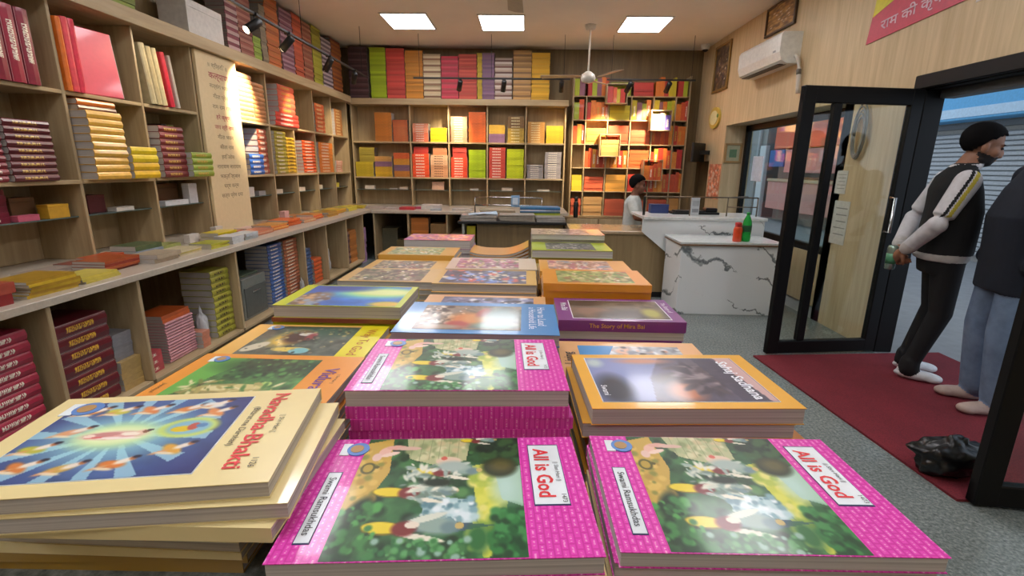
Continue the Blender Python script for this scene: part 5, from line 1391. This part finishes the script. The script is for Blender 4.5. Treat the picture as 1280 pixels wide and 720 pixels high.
# small frame on the side of the window recess, facing the room's length
sf = thing('framed_picture', 'small square framed green print beside the window', 'picture', (2.93, 7.25, 1.62))
f = MB()
for a, b in (((-.12, -.02, -.135), (.12, 0, -.105)), ((-.12, -.02, .105), (.12, 0, .135)), ((-.12, -.02, -.105), (-.09, 0, .105)), ((.09, -.02, -.105), (.12, 0, .105))): f.cbox(a, b, .003)
f.build('frame', plain('#a07c48', .4, name='frame_wood'), sf)
MB().box((-.09, -.008, -.105), (.09, 0, .105)).build('mount', plain('#a8a484', .6, name='cream_mount'), sf)
MB().box((-.05, -.0095, -.06), (.05, -.008, .05)).build('print', plain('#5c7a58', .6, name='green_print'), sf)

ac = thing('air_conditioner', 'white wall mounted split air conditioner over the window', 'air conditioner', (XR, 6.03, 2.62))
pr = [(0, -.15), (-.13, -.15), (-.19, -.12), (-.215, -.04), (-.215, .12), (-.195, .15), (0, .15)]
m = MB().prism(pr, -.51, .51, mat=Matrix(((1, 0, 0, 0), (0, 0, 1, 0), (0, 1, 0, 0), (0, 0, 0, 1))))
m.f = [f[::-1] for f in m.f]
m.build('body', plain('#dcdcd4', .3, coat=.2, name='ac_plastic'), ac)
MB().box((-.185, -.44, -.148), (-.1, .44, -.1405), mat=Matrix.Rotation(math.radians(0), 4, 'Y')).build('outlet_slot', BLACK, ac, (-.0, 0, -.006))
MB().box((-.012, -.43, -.004), (.012, .43, .004), mat=Matrix.Translation((-.165, 0, -.145)) @ Matrix.Rotation(math.radians(-30), 4, 'Y')).build('louvre', plain('#c4c4bc', .3, name='louvre_plastic'), ac)
MB().box((-.2165, -.42, -.03), (-.215, -.36, -.01)).build('display', plain('#8a8c88', .3, name='grey_display'), ac)
pp = thing('refrigerant_pipe', 'grey wrapped pipe bending down from the air conditioner', 'pipe', (XR, 5.5, 2.5))
MB().tube([(-.04, .08, .05), (-.045, .0, .03), (-.05, -.06, -.02), (-.05, -.09, -.12), (-.04, -.10, -.28), (-.03, -.10, -.34)], .022, 10).build('insulation', plain('#c4bcae', .7, name='pipe_wrap'), pp)
MB().tube([(-.05, -.088, -.11), (-.048, -.094, -.16)], .0235, 10).build('tape', plain('#5a5248', .6, name='pipe_tape'), pp)

# banner above the doorway
bn = thing('wall_banner', 'red and yellow slanted banner with pale lettering above the doorway', 'banner', (XR - .004, 4.0, 2.42))
MB().prism([(.48, -.01), (-.48, .051), (-.48, .592), (.42, .40), (.45, .2)], 0, .004, mat=Matrix(((0, 0, -1, 0), (1, 0, 0, 0), (0, 1, 0, 0), (0, 0, 0, 1)))).build('sheet', plain('#c0304a', .4, name='red_vinyl'), bn)
MB().prism([(.445, .185), (.1, .29), (.02, .46), (.425, .40)], .0042, .006, mat=Matrix(((0, 0, -1, 0), (1, 0, 0, 0), (0, 1, 0, 0), (0, 0, 0, 1)))).build('yellow_field', plain('#d4c81c', .4, name='yellow_vinyl'), bn)
lettering('राम की कृपा', .1, plain('#d8b8c4', .5, name='pale_lettering'), bn, (-.0065, .02, .115), (math.pi / 2, math.radians(-4), -math.pi / 2), 'lettering', .01, sx=1.4)
b2 = thing('wall_banner', 'small white edged red notice above the doorway', 'banner', (XR - .003, 3.25, 2.45))
MB().prism([(.22, -.02), (-.3, .04), (-.3, .4), (.22, .3)], 0, .003, mat=Matrix(((0, 0, -1, 0), (1, 0, 0, 0), (0, 1, 0, 0), (0, 0, 0, 1)))).build('sheet', plain('#d8d0c8', .5, name='white_vinyl'), b2)
MB().prism([(.2, .02), (-.28, .08), (-.28, .36), (.2, .28)], .0032, .0045, mat=Matrix(((0, 0, -1, 0), (1, 0, 0, 0), (0, 1, 0, 0), (0, 0, 0, 1)))).build('red_field', plain('#b83a4a', .5, name='red_print'), b2)

# papers and a cable coil on the wall pier beside the doorway
for (y, z, h, w_, lab) in ((4.5, 1.30, .2, .15, 'small white paper notice on the wall pier by the door'), (4.43, .95, .38, .21, 'large white paper notice below the small one by the door')):
    t = thing('paper_notice', lab, 'notice', (XR, y, z))
    MB().box((-.003, -w_ / 2, -h / 2), (0, w_ / 2, h / 2)).build('sheet', plain('#c8c4ba', .7, name='notice_paper'), t)
    for k in range(5): MB().box((-.0036, -w_ * .4, h * (.32 - .15 * k)), (-.003, w_ * (.35 - .05 * (k % 3)), h * (.345 - .15 * k))).build('text_line', plain('#8a8882', .7, name='faint_print'), t)
cc = thing('cable_coil', 'grey cable coil hanging on the wall pier by the door', 'cable', (XR - .03, 4.33, 1.68))
for k in range(5):
    r = .1 + .012 * k
    pts = [(-.01 * (k % 2), r * .55 * math.cos(a) , r * 1.5 * math.sin(a) + .01 * k) for a in [2 * math.pi * i / 24 for i in range(25)]]
    MB().tube(pts, .007, 6).build('loop', plain('#8f8c86', .5, name='grey_cable'), cc)

# ================================================================== mat, bag
mt = MB().prism([(1.78, 3.57), (1.915, 1.9), (3.3, 1.86), (3.3, 3.72)], .0005, .012)
def carpet():
    m, nt, b = nmat('red_carpet')
    n = N(nt, 'ShaderNodeTexNoise', Scale=220., Detail=4.); nt.links.new(mapping(nt, world=True), n.inputs['Vector'])
    n2 = N(nt, 'ShaderNodeTexNoise', Scale=2.5, Detail=3.); nt.links.new(mapping(nt, world=True), n2.inputs['Vector'])
    r = ramp(nt, n.outputs['Fac'], [(.3, lin('#5e1420')), (.7, lin('#8a2430'))])
    r2 = ramp(nt, n2.outputs['Fac'], [(.3, (.75, .75, .75)), (.7, (1, 1, 1))])
    mx = N(nt, 'ShaderNodeMix', data_type='RGBA', blend_type='MULTIPLY'); mx.inputs[0].default_value = 1
    nt.links.new(r.outputs['Color'], mx.inputs[6]); nt.links.new(r2.outputs['Color'], mx.inputs[7]); nt.links.new(mx.outputs[2], b.inputs['Base Color'])
    bp = N(nt, 'ShaderNodeBump', Strength=.5); nt.links.new(n.outputs['Fac'], bp.inputs['Height']); nt.links.new(bp.outputs['Normal'], b.inputs['Normal'])
    b.inputs['Roughness'].default_value = .95
    return m
tag(mt.build('door_mat', carpet()), 'dark red carpet mat running through the glass doorway', 'mat')
bag('black cloth bag slumped on the red mat beside the door leaf', (2.04, 2.1, .012), (.17, .1, .09), '#0e0e0f', 'cloth_bag', 4)

# ================================================================== outside
EXT = plain('#8a8c8e', .8, name='pavement', scale=8)
structure(MB().box((XR, -6, -.2), (16, 24, -.02)).build('floor_1', EXT))
structure(MB().box((XR, 1.78, -.02), (XR + .5, 3.78, .0)).build('floor_2', plain('#7a7c7c', .5, name='threshold_stone')))
sh = thing('street_shop', 'shuttered shop with a blue sign board across the street', 'building', (7.4, 6.6, -.02))
MB().box((0, -3.2, 0), (2, 4.8, 4.2)).build('facade', plain('#a8a8a4', .8, name='plaster'), sh)
SHM = plain('#b0b4b6', .5, .2, name='shutter_steel')
for k in range(26): MB().cbox((-.05 - .02, -2.9, .1 + k * .075), (-.0, 4.5, .1 + k * .075 + .066), .012).build('shutter_slat', SHM, sh)
MB().box((-.08, -3.0, 2.12), (0, 4.6, 2.2)).build('sill_beam', plain('#6c7072', .6, name='grey_beam'), sh)
MB().cbox((-.5, -3.1, 2.22), (-.1, 4.7, 2.75), .01).build('sign_board', plain('#5aa8d8', .5, name='blue_sign'), sh)
MB().box((-.51, -3.05, 2.26), (-.5, 4.65, 2.40)).build('sign_band', plain('#b8d4e8', .5, name='pale_blue_band'), sh)
MB().box((-.2, -.1, 0), (-.06, .1, 2.2)).build('pillar', plain('#c8ccd0', .6, name='white_pillar'), sh)
s2 = thing('street_stall', 'coral fronted stall with an orange sign board across the street', 'building', (7.1, 13.2, -.02))
MB().box((.3, -1.7, 0), (2, 1.7, 4)).build('facade', plain('#8a8078', .8, name='dull_plaster'), s2)
MB().cbox((-.1, -1.7, 1.98), (.3, 1.3, 2.9), .01).build('sign_board', plain('#d8582c', .5, name='orange_sign'), s2)
MB().cbox((-.15, .6, 1.5), (.3, 1.4, 1.95), .01).build('blue_banner', plain('#2c5a9c', .6, name='blue_cloth'), s2)
MB().cbox((-.12, -1.7, 1.35), (.3, .58, 1.94), .01).build('pink_banner', plain('#d88a80', .6, name='pink_cloth'), s2)
MB().cbox((-.1, -1.7, 0.35), (.3, 1.4, 1.1), .01).build('counter_front', plain('#d09084', .6, name='coral_panel'), s2)
MB().cbox((-.14, -1.7, 1.1), (.3, 1.4, 1.18), .01).build('counter_top', plain('#b8a080', .6, name='tan_top'), s2)
MB().cbox((-.12, 1.75, 0), (.0, 2.1, 2.1), .01).build('pillar', plain('#c4c8cc', .6, name='pale_pillar'), s2)
s3 = thing('street_wall', 'grey house wall beyond the coral stall', 'building', (7.2, 18.6, -.02))
MB().box((0, -3.2, 0), (2, 4, 4.5)).build('facade', plain('#888c8e', .8, name='grey_plaster'), s3)
MB().box((-.06, -2.2, .9), (0, -1.2, 2.2)).build('shutter_board', plain('#6c7a80', .6, name='blue_grey_board'), s3)
MB().tube([(-.08, -2.9, 0), (-.08, -2.9, 4.4)], .05).build('drain_pipe', plain('#a8acb0', .5, name='pipe_paint'), s3)
# ================================================================== people
from mathutils.bvhtree import BVHTree
class Body:
    """parts merged by a voxel remesh into one continuous skin; colours come from the nearest source part"""
    def __init__(s): s.mb = MB(); s.col = []; s.parts = []
    def _c(s, mi, fn=None):
        s.parts.append((fn, mi))
        while len(s.col) < len(s.mb.f): s.col.append(len(s.parts) - 1)
    def ell(s, c, r, mi, rot=None, fn=None, seg=28, rings=18): s.mb.ell(c, r, 0, rot, seg, rings); s._c(mi, fn)
    def limb(s, pts, rs, mi, fn=None, sub=5, seg=24):
        P = []; R = []
        pts = [Vector(p) for p in pts]
        for k in range(len(pts) - 1):
            for i in range(sub):
                t = i / sub; P.append(pts[k].lerp(pts[k + 1], t)); R.append(rs[k] * (1 - t) + rs[k + 1] * t)
        P.append(pts[-1]); R.append(rs[-1])
        s.mb.tube(P, R, seg); s._c(mi, fn)
        for p, r in zip(pts, rs): s.mb.ell(p, (r, r, r), 0, None, 18, 10); s._c(mi, fn)
    def loft(s, secs, mi, fn=None, seg=30):
        """secs: (centre xyz, rx, ry, tilt about y)"""
        vs = []; fs = []
        full = []
        for k in range(len(secs) - 1):
            for i in range(4):
                t = i / 4; a, b = secs[k], secs[k + 1]
                full.append((Vector(a[0]).lerp(Vector(b[0]), t), a[1] * (1 - t) + b[1] * t, a[2] * (1 - t) + b[2] * t))
        full.append((Vector(secs[-1][0]), secs[-1][1], secs[-1][2]))
        for c, rx, ry in full:
            for i in range(seg):
                a = 2 * math.pi * i / seg
                e = .85
                ca, sa = math.cos(a), math.sin(a)
                vs.append(c + Vector((rx * math.copysign(abs(ca) ** e, ca), ry * math.copysign(abs(sa) ** e, sa), 0)))
        n = len(full)
        for k in range(n - 1):
            for i in range(seg):
                j = (i + 1) % seg; fs.append((k * seg + i, k * seg + j, (k + 1) * seg + j, (k + 1) * seg + i))
        fs.append(tuple(range(seg - 1, -1, -1))); fs.append(tuple(range((n - 1) * seg, n * seg)))
        s.mb.add(vs, fs, 0, True); s._c(mi, fn)
    def head(s, c, yaw, pitch, skin, beard=None, k=1.):
        H = Matrix.Translation(Vector(c)) @ Matrix.Rotation(yaw, 4, 'Z') @ Matrix.Rotation(pitch, 4, 'Y')
        R = H.to_3x3()
        def e(p, r, mi, ang=0):
            q = R @ Matrix.Rotation(ang, 3, 'Y')
            s.ell(H @ (Vector(p) * k), tuple(v * k for v in r), mi, q, None, 24, 16)
        Hi = H.inverted()
        def face(v):
            p = Hi @ v / k
            return beard if beard is not None and p.z < -.05 + .25 * max(0, .02 - p.x) and p.x > -.02 else skin
        e((-.012, 0, .035), (.098, .077, .088), skin); s.ell(H @ (Vector((.022, 0, -.03)) * k), tuple(v * k for v in (.074, .063, .092)), skin, R, face, 24, 16)
        e((.046, 0, -.082), (.04, .044, .034), beard if beard is not None else skin); e((.015, 0, -.08), (.055, .058, .035), beard if beard is not None else skin)
        e((.098, 0, -.022), (.016, .013, .03), skin, -.35); e((.1, 0, -.042), (.015, .018, .011), skin); e((.078, 0, .018), (.018, .05, .013), skin)
        e((.084, 0, -.068), (.012, .025, .009), skin)
        for q in (-1, 1): e((-.005, q * .077, -.02), (.02, .01, .032), skin); e((.055, q * .045, -.03), (.03, .02, .028), skin)
        s.H = H; s.k = k
    def hand(s, w, d, up, skin, curl=.5, side=1):
        """w wrist, d finger direction, up = back of hand normal"""
        d = Vector(d).normalized(); up = (Vector(up) - Vector(up).dot(d) * d).normalized(); lat = d.cross(up) * side
        w = Vector(w)
        s.limb([w, w + d * .045, w + d * .085], [.026, .033, .034], skin)
        for i, (o, L) in enumerate(((-.03, .062), (-.01, .076), (.011, .07), (.03, .054))):
            b = w + d * .085 + lat * o
            k1 = b + (d * math.cos(curl * .6) - up * math.sin(curl * .6)) * L * .5
            k2 = k1 + (d * math.cos(curl * 1.7) - up * math.sin(curl * 1.7)) * L * .45
            k3 = k2 + (d * math.cos(curl * 2.6) - up * math.sin(curl * 2.6)) * L * .35
            s.limb([b, k1, k2, k3], [.0105, .0098, .009, .0075], skin, sub=2, seg=10)
        b = w + d * .03 - lat * .032
        k1 = b + (d * .6 - lat * .6 - up * .35).normalized() * .038
        k2 = k1 + (d * .85 - lat * .1 - up * .6).normalized() * .032
        s.limb([b, k1, k2], [.014, .0115, .009], skin, sub=2, seg=10)
    def shoe(s, ankle, fwd, mi, sole=None, L=.27):
        a = Vector(ankle); f = Vector(fwd).normalized(); l = Vector((-f.y, f.x, 0))
        rot = Matrix((f, l, Vector((0, 0, 1)))).transposed()
        s.ell(a + f * .055 + Vector((0, 0, -.035)), (L * .5, .047, .036), mi, rot)
        s.ell(a + f * .0 + Vector((0, 0, -.015)), (.065, .042, .055), mi, rot)
        s.ell(a + f * .13 + Vector((0, 0, -.042)), (.06, .048, .03), mi, rot)
    def build(s, name, mats, parent, voxel=.009, smooth=3, zmin=None):
        me = s.mb.mesh('src', [mats[0]])
        o = bpy.data.objects.new('src', me); COL.objects.link(o)
        r = o.modifiers.new('r', 'REMESH'); r.mode = 'VOXEL'; r.voxel_size = voxel; r.use_smooth_shade = True
        sm = o.modifiers.new('s', 'SMOOTH'); sm.factor = .5; sm.iterations = smooth
        dg = bpy.context.evaluated_depsgraph_get(); dg.update()
        out = bpy.data.meshes.new_from_object(o.evaluated_get(dg))
        bpy.data.objects.remove(o)
        bv = BVHTree.FromPolygons([Vector(v) for v in s.mb.v], s.mb.f)
        out.materials.clear()
        for m in mats: out.materials.append(m)
        for p in out.polygons:
            fn, mi = s.parts[s.col[bv.find_nearest(p.center)[2]]]
            p.material_index = fn(p.center) if fn else mi; p.use_smooth = True
        out.name = name
        return place(out, name, parent)

def hair_cap(b, parent, mat, low=-.005, front=.06, th=.008, name='hair'):
    """short hair: shell over the cranium, following the head"""
    bm = bmesh.new(); bmesh.ops.create_icosphere(bm, subdivisions=4, radius=1)
    from mathutils import noise as mn
    for v in bm.verts:
        p = v.co.copy(); f = 1 + .03 * mn.noise(p * 7)
        v.co = Vector((p.x * (.098 + th) * f - .012, p.y * (.077 + th) * f, p.z * (.088 + th) * f + .036))
    kill = [v for v in bm.verts if v.co.z < low - .05 + .125 * min(1, max(0, (v.co.x + .045) / .115)) ** .8]
    bmesh.ops.delete(bm, geom=kill, context='VERTS')
    for v in bm.verts: v.co = b.H @ (v.co * b.k)
    me = bpy.data.meshes.new(name); bm.to_mesh(me); bm.free()
    for p in me.polygons: p.use_smooth = True
    me.materials.append(mat)
    o = place(me, name, parent)
    so = o.modifiers.new('s', 'SOLIDIFY'); so.thickness = .01; so.offset = -1
    return o
def eyes(b, parent):
    for q in (-1, 1):
        MB().ell(b.H @ (Vector((.083, q * .03, 0)) * b.k), (.011, .014, .008), 0, b.H.to_3x3(), 14, 8).build('eye', EYE, parent)
        MB().ell(b.H @ (Vector((.083, q * .032, .02)) * b.k), (.01, .022, .004), 0, b.H.to_3x3(), 12, 6).build('eyebrow', HAIRM, parent)
EYE = plain('#1c1412', .2, name='eye_dark'); HAIRM = plain('#0a0808', .9, 0., .15, name='black_hair')
SKIN = plain('#7a4e38', .5, name='brown_skin', var=.05); SKIN2 = plain('#94664c', .5, name='tan_skin', var=.05)
BEARD = plain('#1a1312', .7, name='dark_beard')
JBLK = plain('#101012', .85, name='black_cotton'); SLV = plain('#c9c6c8', .8, name='white_cotton'); SHOE = plain('#d4d4d6', .5, name='white_shoe')
STRY = plain('#b8a838', .8, name='yellow_stripe'); HEM = plain('#bcb8b4', .8, name='pale_rib'); NAVY = plain('#141a26', .9, name='navy_wool'); DENIM = plain('#6a7e98', .85, name='washed_denim', var=.2, scale=14)
WTEE = plain('#c6ccc8', .85, name='white_tee')

# ---- man standing in the doorway, seen from the side, hands behind his back
def standing_man():
    t = thing('person', 'person in black jacket with white striped sleeves standing in the doorway holding a can', 'person', (2.76, 3.27, .012), math.radians(-24))
    b = Body()     # local: faces +x
    M_ = [SKIN2, JBLK, SLV, SHOE, STRY, HEM, BEARD]
    # legs
    b.limb([(.02, .085, .86), (.05, .095, .48), (-.04, .09, .1)], [.092, .064, .048], 1); b.limb([(.02, -.085, .86), (.04, -.1, .48), (-.06, -.1, .1)], [.092, .064, .048], 1)
    b.limb([(-.04, .09, .12), (-.04, .09, .07)], [.056, .06], 1); b.limb([(-.06, -.1, .12), (-.06, -.1, .07)], [.056, .06], 1)
    b.shoe((-.03, .09, .07), (1, .1, 0), 3); b.shoe((-.06, -.1, .07), (1, -.12, 0), 3)
    b.loft([((.0, 0, .74), .10, .155), ((.005, 0, .86), .125, .168), ((.01, 0, .92), .12, .16)], 1)
    # jacket
    b.loft([((.0, 0, .83), .135, .182), ((.0, 0, .86), .145, .19), ((.005, 0, .875), .142, .188)], 5)
    b.loft([((.005, 0, .88), .148, .192), ((.01, 0, 1.0), .145, .19), ((.015, 0, 1.15), .14, .19), ((.0, 0, 1.28), .125, .2), ((.0, 0, 1.36), .1, .185), ((.01, 0, 1.41), .07, .11), ((.025, 0, 1.44), .06, .07)], 1)
    b.limb([(.02, 0, 1.40), (.05, 0, 1.47)], [.062, .056], 0)
    b.loft([((.02, 0, 1.405), .08, .085), ((.03, 0, 1.435), .075, .078)], 2)
    # arms to the small of the back
    def sleeve(side):
        def fn(v):
            # stripes along the outside of the upper arm
            if v.z > 1.12 and abs(v.y) > .2:
                d = v.x + .434 * (1.335 - v.z) + .005
                if -.026 < d < -.008: return 1
                if .0 < d < .024: return 4
            return 2
        return fn
    for sd in (-1, 1):
        sh = (-.005, sd * .195, 1.335); el = (-.12, sd * .25, 1.07); wr = (-.205, sd * .10, .90)
        b.limb([sh, el, wr], [.068, .055, .042], 2, sleeve(sd))
        b.limb([Vector(wr) + Vector((.012, sd * .02, .02)), wr], [.046, .044], 5)
    b.hand((-.21, -.085, .885), (-.25, .5, -.5), (-1, -.2, .1), 0, .75, 1)
    b.hand((-.205, .085, .885), (-.1, -.6, -.45), (-1, .2, 0), 0, .6, -1)
    b.head((.085, 0, 1.55), 0, math.radians(14), 0, 6, 1.04)
    b.build('body', M_, t, .0065, 4)
    hair_cap(b, t, HAIRM, .0, th=.012); eyes(b, t)
    can = thing('drink_can', 'silver and green drink can held behind the back of the standing person', 'can', tuple(t.matrix_basis @ Vector((-.262, -.02, .735))), 0)
    MB().lathe([(.024, 0), (.03, .006), (.031, .15), (.024, .165)], 20).build('body', plain('#9ab0a4', .25, .7, name='can_metal'), can)
    MB().lathe([(.0315, .04), (.0315, .11)], 20).build('label', plain('#4c8a64', .35, name='green_can_print'), can)
    return t
standing_man()

# ---- second person, navy pullover and jeans
def jeans_man():
    t = thing('person', 'person in navy pullover and washed blue jeans standing on the red mat', 'person', (2.81, 2.80, .012), math.radians(165))
    b = Body()
    M_ = [SKIN2, NAVY, DENIM, plain('#b09a90', .6, name='pale_sandal')]
    for sd in (-1, 1):
        b.limb([(.0, sd * .09, .9), (.03, sd * .105, .5), (-.01, sd * .105, .105)], [.11, .09, .082], 2)
        b.shoe((.0, sd * .105, .07), (1, sd * .15, 0), 3)
    b.loft([((.0, 0, .78), .11, .165), ((.005, 0, .92), .13, .178), ((.01, 0, .98), .125, .17)], 2)
    b.loft([((.0, 0, .73), .15, .2), ((.0, 0, .88), .152, .2), ((.01, 0, 1.0), .15, .195), ((.02, 0, 1.15), .15, .195), ((-.03, 0, 1.3), .14, .205), ((-.06, 0, 1.40), .11, .18), ((-.075, 0, 1.455), .065, .1)], 1)
    for sd in (-1, 1):
        b.limb([(-.06, sd * .205, 1.365), (-.07, sd * .255, 1.1), (.05, sd * .2, .9)], [.072, .06, .05], 1)
        b.hand((.02, sd * .13, .93), (.1, -sd * .2, -.9), (.3, sd * .6, .4), 0, .5, sd)
    b.limb([(-.075, 0, 1.44), (-.08, 0, 1.53)], [.06, .055], 0)
    b.head((-.07, 0, 1.61), 0, math.radians(8), 0, None, .97)
    b.build('body', M_, t); hair_cap(b, t, HAIRM, .0); eyes(b, t)
    # seams and pocket flaps of the jeans
    return t
jeans_man()

# ---- cashier seated behind the service counter
def cashier():
    st = thing('stool', 'round wooden stool behind the service counter', 'stool', (1.36, 6.26, 0))
    MB().lathe([(.16, .43), (.17, .44), (.17, .46), (.16, .47)], 24).build('seat', WOODD, st)
    for k in range(4):
        a = math.pi / 4 + k * math.pi / 2
        MB().tube([(.11 * math.cos(a), .11 * math.sin(a), .43), (.16 * math.cos(a), .16 * math.sin(a), 0)], .014).build('leg', WOODD, st)
    t = thing('person', 'person in a white t-shirt seated behind the service counter', 'person', (1.36, 6.26, 0), math.radians(-18))
    b = Body()
    M_ = [SKIN, WTEE, plain('#2c3038', .85, name='dark_trousers'), plain('#3a2c24', .6, name='brown_sandal')]
    for sd in (-1, 1):
        b.limb([(.0, sd * .09, .56), (.40, sd * .1, .55), (.38, sd * .1, .10)], [.088, .066, .048], 2)
        b.shoe((.38, sd * .1, .07), (1, 0, 0), 3)
    b.loft([((-.02, 0, .47), .12, .17), ((-.01, 0, .6), .125, .17), ((0, 0, .66), .11, .155)], 2)
    b.loft([((-.01, 0, .58), .125, .17), ((.0, 0, .72), .115, .165), ((.01, 0, .86), .115, .17), ((.0, 0, .97), .105, .185), ((.0, 0, 1.02), .085, .165), ((.01, 0, 1.06), .058, .09)], 1)
    for sd, el, wr in ((-1, (.08, -.25, .815), (.27, -.27, .787)), (1, (.07, .25, .79), (.24, .14, .665))):
        sh = Vector((-.0, sd * .185, 1.0)); e = Vector(el)
        mid = sh.lerp(e, .62)
        b.limb([sh, mid], [.062, .06], 1); b.limb([mid, e, wr], [.044, .04, .028], 0)
        b.hand(wr, (1, .1 * -sd, -.02), (0, 0, 1), 0, .35, sd)
    b.limb([(.01, 0, 1.05), (.03, 0, 1.11)], [.054, .05], 0)
    b.head((.045, 0, 1.195), 0, math.radians(6), 0, None, .93)
    b.build('body', M_, t); hair_cap(b, t, HAIRM, .0, th=.016); eyes(b, t)
cashier()
